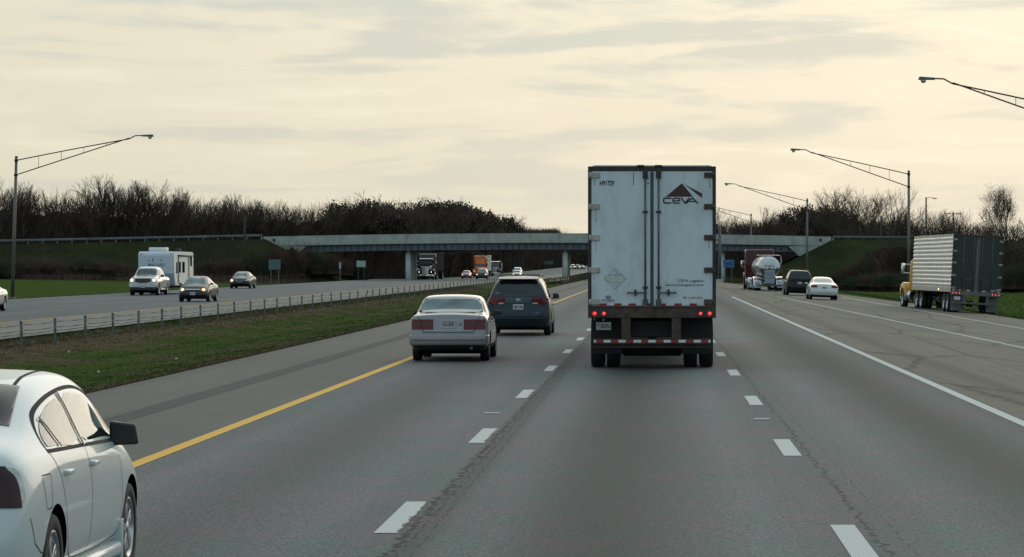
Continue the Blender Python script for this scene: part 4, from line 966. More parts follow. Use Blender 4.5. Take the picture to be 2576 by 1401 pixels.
lm=[(.72,.95),(.93,.93),(.92,1.30),(.76,1.30)]
z=rz_(10.45,222); car('sport_utility_vehicle','black sport utility vehicle with roof rails beside the white sedan on the ramp','suv',(10.45,221.5,z),R(1.2),'suv',5.05,1.95,1.84,BLP,wb=(.21,.77),wr=.38,ww=.23,extra=suv_extra,lamps=[('B','tail_light',lm,TAILD),('B','tail_light',mirx(lm),TAILD)],plate='TXB 418',tailp=(None,.92),trim_z=.45,wglass=GLASS,ry=R(2))

# oncoming
def onc(X,yf,L,z=None): return (X,yf+L,(rz_(X,yf) if z is None else z))
PSI=paint('pickup_silver',(.50,.48,.45),metal=.2,damt=.2)
hp=[(.54,.86),(.95,.88),(.93,1.19),(.56,1.18)]
def pk_extra(root,bv,S):
    b=MB(); b.hexa([(-.95,5.42,.52),(.95,5.42,.52),(.90,5.72,.52),(-.90,5.72,.52),(-.95,5.42,.80),(.95,5.42,.80),(.90,5.70,.80),(-.90,5.70,.80)],bev=.05,seg=3); b.obj('bumper',root,mat('bumper_chrome_dull',(.35,.36,.37),.25,.9,var=.2)); 
    b=MB(); b.box(-.8,.8,5.45,5.70,.34,.51,bev=.04); b.obj('air_dam',root,PLAST)
    b=MB(); b.box(-.155,.155,5.70,5.745,.52,.68,bev=.004); b.obj('licence_plate',root,PLATEW)
    text_mesh('8423',-.1,.1,.565,.64,5.748,'plate_text',INK,root,mirror=-1)
    for s in (-1,1):
        b=MB(); b.box(*sorted((s*.88,s*1.02)),2.1,4.0,.36,.43,bev=.02); b.obj('running_board',root,CHROME)
car('pickup_truck','silver pickup truck with bright headlights towing the white travel trailer','pickup truck',onc(-34.65,205.6,5.6),math.pi,'pickup',5.6,1.98,1.94,PSI,wb=(.20,.83),wr=.39,ww=.24,hl=hp,hl_m=HLIT,grille=[[(-.52,.84),(.52,.84),(.54,1.20),(-.54,1.20)]],extra=pk_extra,trim_z=.5,mirror_m=PLAST,cf=.1)
hp=[(.42,.63),(.72,.62),(.74,.74),(.44,.71)]
def bar(z,w,m=CHROME,dz=.02):
    def f(root,bv,S): patch(bv,[(-w,z-dz),(w,z-dz),(w,z+dz),(-w,z+dz)],'F','grille_bar',root,m,nu=8,nv=2,off=.03,rd=0)
    return f
car('sedan_car','dark grey brown sedan with two lit headlights nearest the cable fence','car',onc(-25.95,170.5,4.5),math.pi,'sedan',4.5,1.75,1.44,paint('grey_brown_paint',(.035,.029,.031),metal=.2),wb=(.20,.79),wr=.315,hl=hp,hl_m=HLITA,grille=[[(-.40,.58),(.40,.58),(.42,.68),(-.42,.68)],[(-.5,.28),(.5,.28),(.5,.40),(-.5,.40)]],extra=bar(.70,.42),plate='HLR 9712',tailp=(.47,None),mirror_m=PLAST,wglass=VG)
hp=[(.42,.66),(.80,.66),(.80,.80),(.50,.74)]
def vee(root,bv,S):
    for s in (-1,1):
        b=MB(); P=[(s*.36,.78),(s*.10,.60),(0,.59)]; h,_,_=ray(bv,'F',0,.65)
        b.ribbon(P,.035,(h.y if h else 4.6)+.03); b.obj('grille_bar',root,CHROME)
al,_=car('sedan_car','black sedan with a V shaped chrome grille near the far verge','car',onc(-35.85,262,4.8),math.pi,'sedan',4.8,1.83,1.46,paint('black_metallic',(.008,.009,.013),metal=.2),wb=(.20,.79),wr=.33,hl=hp,grille=[[(-.42,.56),(.42,.56),(.42,.76),(-.42,.76)]],extra=vee,mirror_m=PLAST,wglass=VG)
for o in al.children:
    if o.name.startswith('headlight') and o.bound_box[0][0]>0:
        cx=sum(v.co.x for v in o.data.vertices)/len(o.data.vertices); cy=max(v.co.y for v in o.data.vertices); b=MB(); b.lathe([(-.02,.09),(.04,.08),(.05,.01)],'y',c=(cx,cy,.70),n=14); b.obj('bulb',o,HLITA)
car('sedan_car','cream white sedan cut off by the left edge of the picture on the far road','car',onc(-30.5,134.9,4.6),math.pi,'sedan',4.6,1.8,1.45,paint('cream_paint',(.60,.58,.50)),wb=(.20,.79),wr=.32,mirror_m=PLAST)
car('compact_car','small red car with lit headlights beside the orange truck','car',onc(-33.4,535,4.2),math.pi,'sedan',4.2,1.74,1.46,paint('red_paint',(.28,.02,.02)),wb=(.18,.80),wr=.30,hl=[(.45,.62),(.80,.62),(.80,.76),(.45,.72)],hl_m=HDIM,grille=[[(-.35,.30),(.35,.30),(.35,.5),(-.35,.5)]],lev=1)
car('minivan','dark maroon minivan in front of the orange truck and dump truck','minivan',onc(-28.1,490,4.9),math.pi,'van',4.9,1.93,1.76,paint('maroon_van_paint',(.06,.02,.025),metal=.2),wr=.33,hl=[(.5,.66),(.88,.68),(.86,.84),(.55,.78)],hl_m=HDIM,grille=[[(-.4,.35),(.4,.35),(.4,.55),(-.4,.55)]],lev=1,wglass=VG)
car('sedan_car','far silver sedan with lit headlights in front of a white utility vehicle','car',onc(-25.6,560,4.6),math.pi,'sedan',4.6,1.8,1.46,paint('silver_far',(.35,.35,.36),metal=.3),hl=[(.45,.62),(.80,.62),(.80,.76),(.45,.72)],hl_m=HLIT,grille=[[(-.4,.45),(.4,.45),(.4,.68),(-.4,.68)]],lev=1)
car('sport_utility_vehicle','white utility vehicle directly behind the far silver sedan','suv',onc(-28.4,622,4.9),math.pi,'suv',4.9,1.93,1.85,paint('white_far',(.6,.62,.62)),wr=.37,hl=[(.5,.8),(.88,.8),(.86,.96),(.55,.92)],grille=[[(-.4,.6),(.4,.6),(.4,.9),(-.4,.9)]],lev=1,wglass=VG)
for X,lb,c,k in ((-29.6,'pale blue van, leftmost of three tiny far cars right of the bridge column',(.2,.28,.34),'van'),(-27.8,'dark utility vehicle, middle of three tiny far cars right of the bridge column',(.03,.035,.035),'suv'),(-26.2,'dark green sedan with lit lamps, rightmost of three tiny far cars',(.03,.05,.045),'sedan')):
    car({'van':'minivan','suv':'sport_utility_vehicle','sedan':'sedan_car'}[k],lb,{'van':'minivan','suv':'suv','sedan':'car'}[k],onc(X,1080,4.8),math.pi,k,4.8,1.85,1.7 if k!='sedan' else 1.45,paint('far_paint_'+k,c),hl=[(.5,.7),(.8,.7),(.8,.85),(.5,.85)],hl_m=HLIT,lev=1,gaps=False)
# ------------------------------------------------------------------ ground materials
def math_(N,L,op,a,b=None,c=None,clamp=False):
    m=N.new('ShaderNodeMath'); m.operation=op; m.use_clamp=clamp
    for i,v in enumerate((a,b,c)):
        if v is None: continue
        if isinstance(v,(int,float)): m.inputs[i].default_value=v
        else: L.new(v,m.inputs[i])
    return m.outputs[0]
def noise(N,L,vec,scale,detail=4,rough=.5,mapscale=None,dist=0):
    n=N.new('ShaderNodeTexNoise'); n.inputs['Scale'].default_value=scale; n.inputs['Detail'].default_value=detail; n.inputs['Roughness'].default_value=rough; n.inputs['Distortion'].default_value=dist
    if mapscale:
        mp=N.new('ShaderNodeMapping'); mp.inputs['Scale'].default_value=mapscale; L.new(vec,mp.inputs[0]); vec=mp.outputs[0]
    L.new(vec,n.inputs['Vector']); return n.outputs['Fac']
def mrange(N,L,v,a,b,c=0.,d=1.,smooth=True):
    r=N.new('ShaderNodeMapRange'); r.interpolation_type='SMOOTHSTEP' if smooth else 'LINEAR'
    for i,q in zip((1,2,3,4),(a,b,c,d)): r.inputs[i].default_value=q
    L.new(v,r.inputs[0]); return r.outputs[0]
def mixc(N,L,f,a,b):
    m=N.new('ShaderNodeMix'); m.data_type='RGBA'
    if isinstance(f,(int,float)): m.inputs[0].default_value=f
    else: L.new(f,m.inputs[0])
    for i,v in ((6,a),(7,b)):
        if isinstance(v,tuple): m.inputs[i].default_value=(*v[:3],1)
        else: L.new(v,m.inputs[i])
    return m.outputs[2]
def asphalt(name, ca, cb, bands=(), cracks=(), streak=.0, speck=.5, rough=.8, longcr=0., sscale=55):
    m=bpy.data.materials.new(name); N,L,bs=nt(m)
    tc=N.new('ShaderNodeTexCoord'); V=tc.outputs['Object']; sp=N.new('ShaderNodeSeparateXYZ'); L.new(V,sp.inputs[0]); X,Y=sp.outputs[0],sp.outputs[1]
    f=math_(N,L,'ADD',mrange(N,L,noise(N,L,V,.22,5,.6,(1,.45,1)),.38,.62,-.25,.75),mrange(N,L,noise(N,L,V,1.6,5,.75,(1,.5,1)),.40,.60,-.25,.75),None,True)
    c=mixc(N,L,f,ca,cb)
    s1=noise(N,L,V,sscale,3,.75); s2=noise(N,L,V,sscale*.33,4,.8)
    s=math_(N,L,'ADD',mrange(N,L,s1,.33,.67,1-speck,1+speck,False),mrange(N,L,s2,.3,.7,-.42,.42,False))
    big=mrange(N,L,noise(N,L,V,.5,4,.6,(1,.12,1)),.3,.7,.90,1.10,False)
    s=math_(N,L,'MULTIPLY',s,big)
    for xc,w,k in bands:
        d=math_(N,L,'ABSOLUTE',math_(N,L,'SUBTRACT',X,xc)); g=mrange(N,L,d,0,w,1-k,1.)
        s=math_(N,L,'MULTIPLY',s,g)
    if streak:
        st=noise(N,L,V,1.,5,.6,(3.2,.02,1)); s=math_(N,L,'MULTIPLY',s,mrange(N,L,st,.35,.65,1-streak,1+streak*.6))
    for xc,w,amp,k in cracks:   # irregular longitudinal cracks
        wob=math_(N,L,'MULTIPLY',math_(N,L,'SUBTRACT',noise(N,L,V,2.2,6,.75,(.2,1,1)),.5),amp)
        d=math_(N,L,'ABSOLUTE',math_(N,L,'ADD',math_(N,L,'SUBTRACT',X,xc),wob))
        wn=math_(N,L,'MULTIPLY',mrange(N,L,noise(N,L,V,3.5,5,.75),.38,.62,.02,1.),w)
        g=math_(N,L,'LESS_THAN',d,wn); s=math_(N,L,'MULTIPLY',s,mrange(N,L,g,0,1,1,1-k,False))
    if longcr:
        vo=N.new('ShaderNodeTexVoronoi'); vo.feature='DISTANCE_TO_EDGE'; vo.inputs['Scale'].default_value=.35
        mp=N.new('ShaderNodeMapping'); mp.inputs['Scale'].default_value=(1.2,.16,1); L.new(V,mp.inputs[0])
        nn=N.new('ShaderNodeTexNoise'); nn.inputs['Scale'].default_value=1.5; nn.inputs['Detail'].default_value=5; L.new(V,nn.inputs['Vector'])
        ad=N.new('ShaderNodeVectorMath'); ad.operation='MULTIPLY_ADD'; L.new(nn.outputs['Color'],ad.inputs[0]); ad.inputs[1].default_value=(.5,.5,0); L.new(mp.outputs[0],ad.inputs[2]); L.new(ad.outputs[0],vo.inputs['Vector'])
        g=mrange(N,L,vo.outputs['Distance'],.006,.035,1-longcr,1.); s=math_(N,L,'MULTIPLY',s,g)
    mx=N.new('ShaderNodeVectorMath'); mx.operation='SCALE'; L.new(c,mx.inputs[0]); L.new(s,mx.inputs['Scale']); L.new(mx.outputs[0],bs.inputs['Base Color'])
    bs.inputs['Roughness'].default_value=rough; bs.inputs['Specular IOR Level'].default_value=.35
    bu=N.new('ShaderNodeBump'); bu.inputs['Strength'].default_value=.5; bu.inputs['Distance'].default_value=.012; L.new(s1,bu.inputs['Height']); L.new(bu.outputs[0],bs.inputs['Normal'])
    return m
A_MAIN=asphalt('asphalt_main',(.098,.128,.116),(.142,.120,.124),bands=((-3.9,1.0,.30),(-.45,1.3,.60),(3.65,1.1,.56),(4.75,.2,.15),(-1.86,.24,.38),(1.7,.35,.10),(-5.2,.3,.06),(-1.25,.45,-.16),(.85,.45,-.16),(2.45,.4,-.14),(-2.75,.35,-.10),(-5.0,.35,-.10)),cracks=((-1.98,.050,.40,.88),(-1.90,.018,.26,.8),(-1.80,.014,.20,.6),(1.72,.026,.40,.85),(1.92,.008,.20,.6)),speck=.75,sscale=34)
A_LSH=asphalt('asphalt_left_shoulder',(.128,.122,.100),(.116,.110,.092),speck=.45,bands=((-9.3,.5,.15),))
A_RMP=asphalt('asphalt_ramp',(.158,.142,.102),(.136,.124,.094),bands=((6.0,.5,.35),(7.6,.25,.2)),speck=.38,longcr=.6,streak=.12)
A_OPP=asphalt('asphalt_opposite',(.115,.132,.130),(.10,.114,.112),speck=.3,streak=.32)
A_OSH=asphalt('asphalt_opposite_shoulder',(.20,.19,.165),(.18,.17,.145),speck=.35,streak=.08)
RUMB=asphalt('rumble_strip_dark',(.062,.060,.054),(.056,.055,.050),speck=.3)
def mark_mat(name,c,wear=.35,cracks=()):
    m=bpy.data.materials.new(name); N,L,bs=nt(m); tc=N.new('ShaderNodeTexCoord'); V=tc.outputs['Object']
    a=noise(N,L,V,7,8,.75); f=mrange(N,L,a,.60,.68,0,wear)
    b_=noise(N,L,V,45,3,.7); v=mrange(N,L,b_,.3,.7,.82,1.12,False)
    if cracks:
        sp=N.new('ShaderNodeSeparateXYZ'); L.new(V,sp.inputs[0])
        for xc,w,amp in cracks:
            wob=math_(N,L,'MULTIPLY',math_(N,L,'SUBTRACT',noise(N,L,V,2.2,6,.75,(.2,1,1)),.5),amp)
            d=math_(N,L,'ABSOLUTE',math_(N,L,'ADD',math_(N,L,'SUBTRACT',sp.outputs[0],xc),wob))
            g=math_(N,L,'LESS_THAN',d,math_(N,L,'MULTIPLY',mrange(N,L,noise(N,L,V,3.5,5,.75),.38,.62,.02,1.),w)); f=math_(N,L,'MAXIMUM',f,g)
    mx=N.new('ShaderNodeVectorMath'); mx.operation='SCALE'; mx.inputs[0].default_value=c; L.new(v,mx.inputs['Scale'])
    L.new(mixc(N,L,f,mx.outputs[0],(.05,.048,.045)),bs.inputs['Base Color']); bs.inputs['Roughness'].default_value=.7
    return m
M_W=mark_mat('road_paint_white',(.52,.54,.51),.4); M_WL=mark_mat('road_paint_white_cracked',(.52,.54,.51),.4,cracks=((-2.05,.032,.16),(-1.96,.03,.22)))
M_Y=mark_mat('road_paint_yellow',(.80,.42,.015),.25)
def strip(name,xf,Ys,dz,m,dec=None,kind='structure'):
    V=[];Fq=[]; nC=None
    for j,y in enumerate(Ys):
        xs=xf(y); nC=len(xs)
        for x in xs: V.append((x,y,rz_(x,y)+dz))
    for j in range(len(Ys)-1):
        for i in range(nC-1): a=j*nC+i; Fq.append((a,a+1,a+1+nC,a+nC))
    o=np_mesh(name,V,Fq,[m]); return tag(o,kind=kind)
YS=list(np.arange(-40,420,20))+list(np.arange(420,1000,20))+[1000,1100,1300,1600]
strip('main_road',lambda y:(-5.7,0,5.1),YS,0,A_MAIN)
strip('left_shoulder',lambda y:(-9.4,-5.7),YS,0,A_LSH)
def redge(y): return float(np.interp(y,[-40,180,240,290,350,1600],[17.,17.,15.4,12.,8.,8.]))
strip('ramp_pavement',lambda y:(5.1,6.0)+tuple(np.linspace(6,redge(y),5)[1:]),YS,0,A_RMP)
strip('opposite_road',lambda y:(-39,-34,-28,-23.4),YS,0,A_OPP)
strip('opposite_shoulder',lambda y:(-23.4,-18.6),YS,0,A_OSH)
def line(name,xa,w,y0,y1,m,xb=None,step=20,dz=.005):
    xb=xa if xb is None else xb; n=max(2,int((y1-y0)/step)+1); ys=list(np.linspace(y0,y1,n))
    def xf(y):
        x=xa+(xb-xa)*(y-y0)/(y1-y0); return (x-w/2,x+w/2)
    return strip(name,xf,ys,dz,m)
line('yellow_edge_line',-5.57,.18,-40,1500,M_Y)
line('rumble_strip',-7.42,.42,-40,1200,RUMB,dz=.003)
line('white_edge_line',4.93,.17,-40,197,M_W)
line('ramp_left_line',10.45,.14,60,201,M_W,xb=8.35)
line('ramp_right_line',13.98,.14,60,225,M_W,xb=13.7)
line('opposite_yellow_line',-23.7,.15,-40,1500,M_Y)
line('opposite_white_line',-38.3,.12,-40,1500,mark_mat('road_paint_faint',(.30,.31,.30),.9))
k=0
for x,c0,m in ((-2.15,25.85,M_WL),(1.53,35.6,M_W)):
    for i in range(-3,30):
        c=c0+12.19*i
        if c<5: continue
        line('lane_dash',x,.20,c-1.6,c+1.6,m,step=4,dz=.005)
for i in range(9): line('dotted_line',8.3-.0*i,.13,206+12*i,207.5+12*i,M_W,step=2)
for x,y in ((1.46,41.9),(-2.35,43.6)):
    b=MB(); b.box(x-.11,x+.11,y-.05,y+.05,.0,.018,bev=.006); tag(b.obj('lane_marker',None,PLATEW),'small flat white lane marker bar between two dashes on the '+('right' if x>0 else 'left')+' dashed line','lane marker')

# ------------------------------------------------------------------ terrain
YB0,YB1=398.,411.
def embH(X):
    if X<-46: return float(np.interp(X,[-400,-130,-90,-51],[3.5,4.1,4.65,5.45]))
    if X>17: return float(np.interp(X,[23,60,150],[5.35,5.2,4.6]))
    return 0
def gz(X,Y):
    z=rz_(X,Y)-.035
    if -18.6<X<-9.4:
        t=(X+9.4)/(-9.2); z+= .0 -.45*math.sin(math.pi*min(1,t*1.0))**1.0*(.9 if t<.45 else .9)
        if t>.8: z+= 0
    if X>17: z+= -.25*min(1,(X-17)/4) + .3*min(1,max(0,(X-24)/20))
    if X<-39: z+= -.2*min(1,(-39-X)/4)+.5*min(1,max(0,(-46-X)/30))
    dy=max(0,YB0-Y,Y-YB1)
    for x0,x1 in ((-400,-51.),(23.,400)):
        xx=min(max(X,x0),x1); dx=abs(X-xx); H=embH(xx if abs(xx)>1 else X)
        d=max(dx,0)*.5 if dy==0 else math.hypot(dx,dy)*.5
        z=max(z,H-d-.1)
    return z
gx=np.unique(np.concatenate([[-3000,-1200,-600,-400,-300,-220],np.arange(-160,-40,4.),np.arange(-60,-38,1.),[-39.,-38.6],np.arange(-38,-19,6),[-18.9,-18.3,-17.5,-16.5,-15,-13.5,-12,-10.8,-10,-9.6,-9.2,-8,0,6],np.arange(8,26,1.),np.arange(26,60,3.),np.arange(60,160,8.),[200,300,500,900,3000]]))
gy=np.unique(np.concatenate([[-400,-60],np.arange(0,370,12.),np.arange(370,445,2.),np.arange(450,1000,25),[1000,1100,1300,1600,2500,6000]]))
def soil(name,flat=False):
    m=bpy.data.materials.new(name); N,L,bs=nt(m); tc=N.new('ShaderNodeTexCoord'); V=tc.outputs['Object']; sp=N.new('ShaderNodeSeparateXYZ'); L.new(V,sp.inputs[0]); X=sp.outputs[0]
    a=noise(N,L,V,.32,6,.65,(1,.45,1)); a2=noise(N,L,V,2.2,5,.7)
    ed=math_(N,L,'ADD',mrange(N,L,math_(N,L,'ABSOLUTE',math_(N,L,'ADD',X,9.6)),.2,1.5,.30,0.),mrange(N,L,math_(N,L,'ABSOLUTE',math_(N,L,'ADD',X,17.4)),.2,1.6,.16,0.))
    side=mrange(N,L,X,-40,-38,-.22,0.); side2=mrange(N,L,X,16,19,0.,-.15)
    f=math_(N,L,'ADD',math_(N,L,'ADD',math_(N,L,'ADD',a,ed),math_(N,L,'ADD',side,side2)),mrange(N,L,a2,.3,.7,-.08,.08,False))
    g=mixc(N,L,mrange(N,L,noise(N,L,V,.9,4,.6),.35,.65),(.054,.084,.022),(.080,.110,.032))
    b_=mixc(N,L,mrange(N,L,noise(N,L,V,1.7,5,.7),.35,.65),(.105,.082,.048),(.15,.115,.072))
    c=mixc(N,L,mrange(N,L,f,.47,.63),g,b_)
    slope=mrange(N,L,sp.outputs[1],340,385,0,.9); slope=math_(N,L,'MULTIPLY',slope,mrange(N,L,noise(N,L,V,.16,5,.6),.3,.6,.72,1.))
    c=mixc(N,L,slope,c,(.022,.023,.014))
    fine=noise(N,L,V,30,4,.8); fi=mrange(N,L,fine,.3,.7,.55,1.4,False)
    mx=N.new('ShaderNodeVectorMath'); mx.operation='SCALE'; L.new(c,mx.inputs[0]); L.new(fi,mx.inputs['Scale']); L.new(mx.outputs[0],bs.inputs['Base Color'])
    bs.inputs['Roughness'].default_value=1.; bs.inputs['Specular IOR Level'].default_value=0.
    bu=N.new('ShaderNodeBump'); bu.inputs['Strength'].default_value=.8; bu.inputs['Distance'].default_value=.05; L.new(noise(N,L,V,9,6,.8),bu.inputs['Height']); L.new(bu.outputs[0],bs.inputs['Normal'])
    return m
GR=soil('grass_ground')
V=[(x,y,gz(x,y)) for y in gy for x in gx]; n=len(gx)
Fq=[(j*n+i,j*n+i+1,(j+1)*n+i+1,(j+1)*n+i) for j in range(len(gy)-1) for i in range(n-1)]
tag(np_mesh('ground',V,Fq,[GR],smooth=True),kind='structure')
# grass blades as one object
rg=np.random.default_rng(3)
def blades(name,boxes,label):
    Vs=[];Fs=[];c=0
    for (x0,x1,y0,y1,nb,h0,h1) in boxes:
        X=rg.uniform(x0,x1,nb); Y=y0*(y1/y0)**rg.uniform(0,1,nb)**.8
        for x,y in zip(X,Y):
            z=gz(x,y); h=rg.uniform(h0,h1); w=.008+.00016*y; sp_=h*.7+.0004*y
            for q in range(3):
                a=rg.uniform(0,6.28); px,py=x+rg.normal()*.06,y+rg.normal()*.06; wx=w*math.cos(a+1.57)
                tx,ty=math.cos(a)*sp_*rg.uniform(.2,.8),math.sin(a)*sp_*rg.uniform(.2,.8)
                Vs+= [(px-wx,py,z-.02),(px+wx,py+w*.3,z-.02),(px+tx,py+ty,z+h)]; Fs.append((c,c+1,c+2)); c+=3
    return tag(np_mesh(name,Vs,Fs,[GR]),label,'grass',kind='stuff')
blades('grass',[(-18.4,-9.45,30,300,36000,.01,.045),(-9.9,-9.25,30,300,9000,.01,.05),(-18.7,-17.6,60,300,5000,.03,.08)],'short rough grass with brown dry patches in the median')
blades('grass',[(-40.2,-39.05,150,380,3500,.03,.09),(16.9,18.2,110,330,4000,.03,.09),(18,34,110,300,6000,.02,.07)],'green verge grass along the outer road edges')
for X,Y in ((-12.3,57),(-13.0,71),(-12.6,80),(-16.2,84),(-15.9,205)):
    b=MB(); z=gz(X,Y); b.hexa([(X-.025,Y-.03,z+.03),(X+.03,Y-.04,z+.03),(X+.025,Y+.05,z+.03),(X-.03,Y+.03,z+.03),(X-.015,Y-.02,z+.07),(X+.02,Y-.03,z+.085),(X+.015,Y+.03,z+.07),(X-.02,Y+.02,z+.08)],bev=.006)
    tag(b.obj('litter',None,PLATEW),'tiny white scrap of litter lying in the median grass','litter',group='litter scraps in the median')

# ------------------------------------------------------------------ cable barrier
cb=empty('cable_barrier','cable barrier on slim steel posts along the far side of the grass median','cable barrier',loc=(-17.4,83.6,0))
PST=mat('post_steel',(.13,.15,.15),.6,.4,var=.25,vs=5,dirt=(.08,.05,.04),dscale=8)
b=MB(); b.prism([(-.032,-.025),(.032,-.025),(.032,-.015),(-.022,-.015),(-.022,.015),(.032,.015),(.032,.025),(-.032,.025)],-.3,.70,axis='z'); b.box(-.04,.04,-.04,.04,.66,.72,bev=.01)
b.cyl((-.06,0,.62),(.06,0,.62),.012,n=6); p0=b.obj('post',cb,PST)
ysp=[83.6+4.7*i for i in range(-6,80)]
for i,y in enumerate(ysp):
    o=p0 if i==0 else p0.copy()
    if i: col.objects.link(o); o.parent=cb
    o.location=(rnd.uniform(-.03,.03),y-83.6,gz(-17.4,y)+.05); o.rotation_euler=(rnd.uniform(-.02,.02),rnd.uniform(-.03,.03),0)
    if i in (27,): o.rotation_euler=(0,.22,0)
CABM=mat('cable_steel',(.05,.045,.04),.6,.5)
for zc_ in (.62,.46,.36):
    b=MB(); pts=[]
    for i,y in enumerate(ysp):
        pts.append((.05 if zc_>.4 else -.05,y-83.6,gz(-17.4,y)+.05+zc_))
        if i<len(ysp)-1: pts.append((0.05 if zc_>.4 else -.05,y+2.35-83.6,gz(-17.4,y+2.35)+.05+zc_-.02))
    b.tube(pts,.010,n=5); b.obj('cable',cb,CABM)

# ------------------------------------------------------------------ street lamps
POLE=mat('lamp_pole_grey',(.16,.15,.13),.55,.5,var=.2,vs=2); DKM=mat('lamp_arm_dark',(.06,.052,.04),.6,.4); LH=mat('lamp_head_grey',(.11,.115,.11),.5,.3)
LENS=mat('lamp_lens',(.35,.37,.36),.15,coat=.8)
def street_lamp(X,Y,s,label,lean=0.,zb=None):
    z0=(gz(X,Y) if zb is None else zb); e=empty('street_lamp',label,'street lamp','tall street lamps with truss arms',loc=(X,Y,z0),ry=lean)
    H=8.95-z0; A=8.1; r=1.55
    b=MB(); b.cyl((0,0,-.3),(0,0,H),.13,.085,n=18); b.cyl((0,0,H-.02),(0,0,H+.05),.10,n=16); b.box(-.2,.2,-.2,.2,-.1,.12,bev=.02); b.obj('pole',e,POLE)
    tp=lambda t:(s*t*(A-.95),0,H-.22+ (r+.12)*t-.10*t*t); bt=lambda t:(s*t*(A-.95),0,H-1.15+(r+1.0)*t)
    b=MB(); b.tube([tp(k/6) for k in range(7)]+[(s*(A-.55),0,H+r+.02),(s*(A-.1),0,H+r+.04)],.034,n=8); b.tube([bt(k/6) for k in range(7)],.034,n=8)
    for t in (.2,.4,.6,.8): b.cyl(tp(t),bt(t),.015,n=6)
    for zz in (H-.22,H-1.15): b.cyl((0,0,zz-.07),(0,0,zz+.07),.12,n=14)
    b.obj('arm',e,DKM)
    b=MB(); x0=s*(A-.15); x1=s*(A+.62); zz=H+r+.04
    b.hexa([(x0,-.07,zz-.07),(x1,-.13,zz-.06),(x1,.13,zz-.06),(x0,.07,zz-.07),(x0,-.06,zz+.04),(x1-s*.06,-.1,zz+.09),(x1-s*.06,.1,zz+.09),(x0,.06,zz+.04)],bev=.035,seg=3)
    hd=b.obj('lamp_head',e,LH,smooth_angle=50)
    b=MB(); b.lathe([(0,.13),(-.06,.125),(-.12,.09),(-.15,.03),(-.155,.004)],'z',c=(s*(A+.38),0,zz-.06),n=18); b.obj('lamp_lens',hd,LENS)
    return e
street_lamp(-41.0,194,1,'lamp post at the far left verge, arm reaching right over the oncoming road',lean=R(1.6),zb=-.1)
street_lamp(20.6,138,-1,'nearest right hand lamp, only its arm and head showing at the picture edge')
street_lamp(18.6,224,-1,'right hand lamp post standing behind the silver trailer')
street_lamp(15.9,320,-1,'right hand lamp post beside the black utility vehicle',lean=0)
street_lamp(13.0,416,-1,'far lamp post over the maroon tractor, its head hidden behind the white trailer')

# ------------------------------------------------------------------ overpass
CON=mat('bridge_concrete',(.38,.40,.35),.85,var=.12,vs=.6,dirt=(.14,.15,.13),dscale=1.2,damt=.6,bump=.2,bs=8)
GIR=mat('girder_steel',(.13,.15,.17),.6,.2,var=.25,vs=1.5)
ov=empty('overpass','concrete and steel highway overpass crossing both roads','bridge',loc=(-14,404.5,0))
x0,x1=-51.3,22.9
def dk(x): return 6.12-.0*x+ (-.45*((x+14)/37.)**2)      # top of parapet
nseg=24; xs=np.linspace(x0,x1,nseg+1)
def band(name,yf,yb,zt,zb,m,steps=None):
    b=MB(); 
    for i in range(nseg):
        a,c=xs[i]+14,xs[i+1]+14
        b.hexa([(a,yf,zb(xs[i])),(c,yf,zb(xs[i+1])),(c,yb,zb(xs[i+1])),(a,yb,zb(xs[i])),(a,yf,zt(xs[i])),(c,yf,zt(xs[i+1])),(c,yb,zt(xs[i+1])),(a,yb,zt(xs[i]))])
    bmesh.ops.remove_doubles(b.bm,verts=b.bm.verts[:],dist=.002)
    # inner partition faces
    dup={}
    for f in b.bm.faces:
        k=tuple(sorted(v.index for v in f.verts)); 
    return b.obj(name,ov,m)
def solid(name,prof,m):   # prof: list (y, dz below parapet top), swept along x
    Vv=[];Ff=[]; n=len(prof)
    for x in xs: Vv+=[(x+14,y,dk(x)+d) for y,d in prof]
    for i in range(nseg):
        for k_ in range(n): a=i*n+k_; c=i*n+(k_+1)%n; Ff.append((a,c,c+n,a+n))
    o=np_mesh(name,Vv,Ff,[m],parent=ov); return o
YF=-6.5
solid('parapet',[(YF-.00,0),(YF-.0,-.38),(YF-.05,-.40),(YF-.05,-.78),(YF-.12,-.80),(YF-.12,-1.25),(YF+.5,-1.25),(YF+.5,-.75),(YF+.22,-.6),(YF+.22,0)],CON)
solid('parapet',[(-YF,0),(-YF+.05,-.5),(-YF+.12,-1.25),(-YF-.5,-1.25),(-YF-.22,0)],CON)
solid('deck',[(YF+.5,-.78),(YF+.5,-1.2),(-YF-.5,-1.2),(-YF-.5,-.78)],CON)
for yy in (YF+.55,-3.2,0,3.2,-YF-.6):
    g=solid('girder',[(yy-.22,-1.27),(yy-.22,-1.32),(yy-.03,-1.32),(yy-.03,-2.06),(yy-.22,-2.06),(yy-.22,-2.12),(yy+.22,-2.12),(yy+.22,-2.06),(yy+.03,-2.06),(yy+.03,-1.32),(yy+.22,-1.32),(yy+.22,-1.27)],GIR)
    if yy<-5:
        x=x0+3.5
        while x<x1-3: b=MB(); b.box(x+14-.035,x+14+.035,yy-.20,yy-.04,dk(x)-2.05,dk(x)-1.33); b.obj('stiffener',g,mat('stiffener_dark',(.022,.025,.028),.6)); x+=.88
for xp in (-32.5,-11.9,8.7):
    for yy in (-5.,0.,5.):
        b=MB(); h=dk(xp)-2.45; b.cyl((xp+14,yy,-1),(xp+14,yy,h),.37,n=28); b.box(xp+14-.12,xp+14+.12,yy-.15,yy+.15,h,dk(xp)-2.13,bev=.02); b.obj('column',ov,mat('column_concrete',(.50,.53,.50),.85,var=.1,vs=1.5,dirt=(.25,.25,.23),dscale=1,damt=.4))
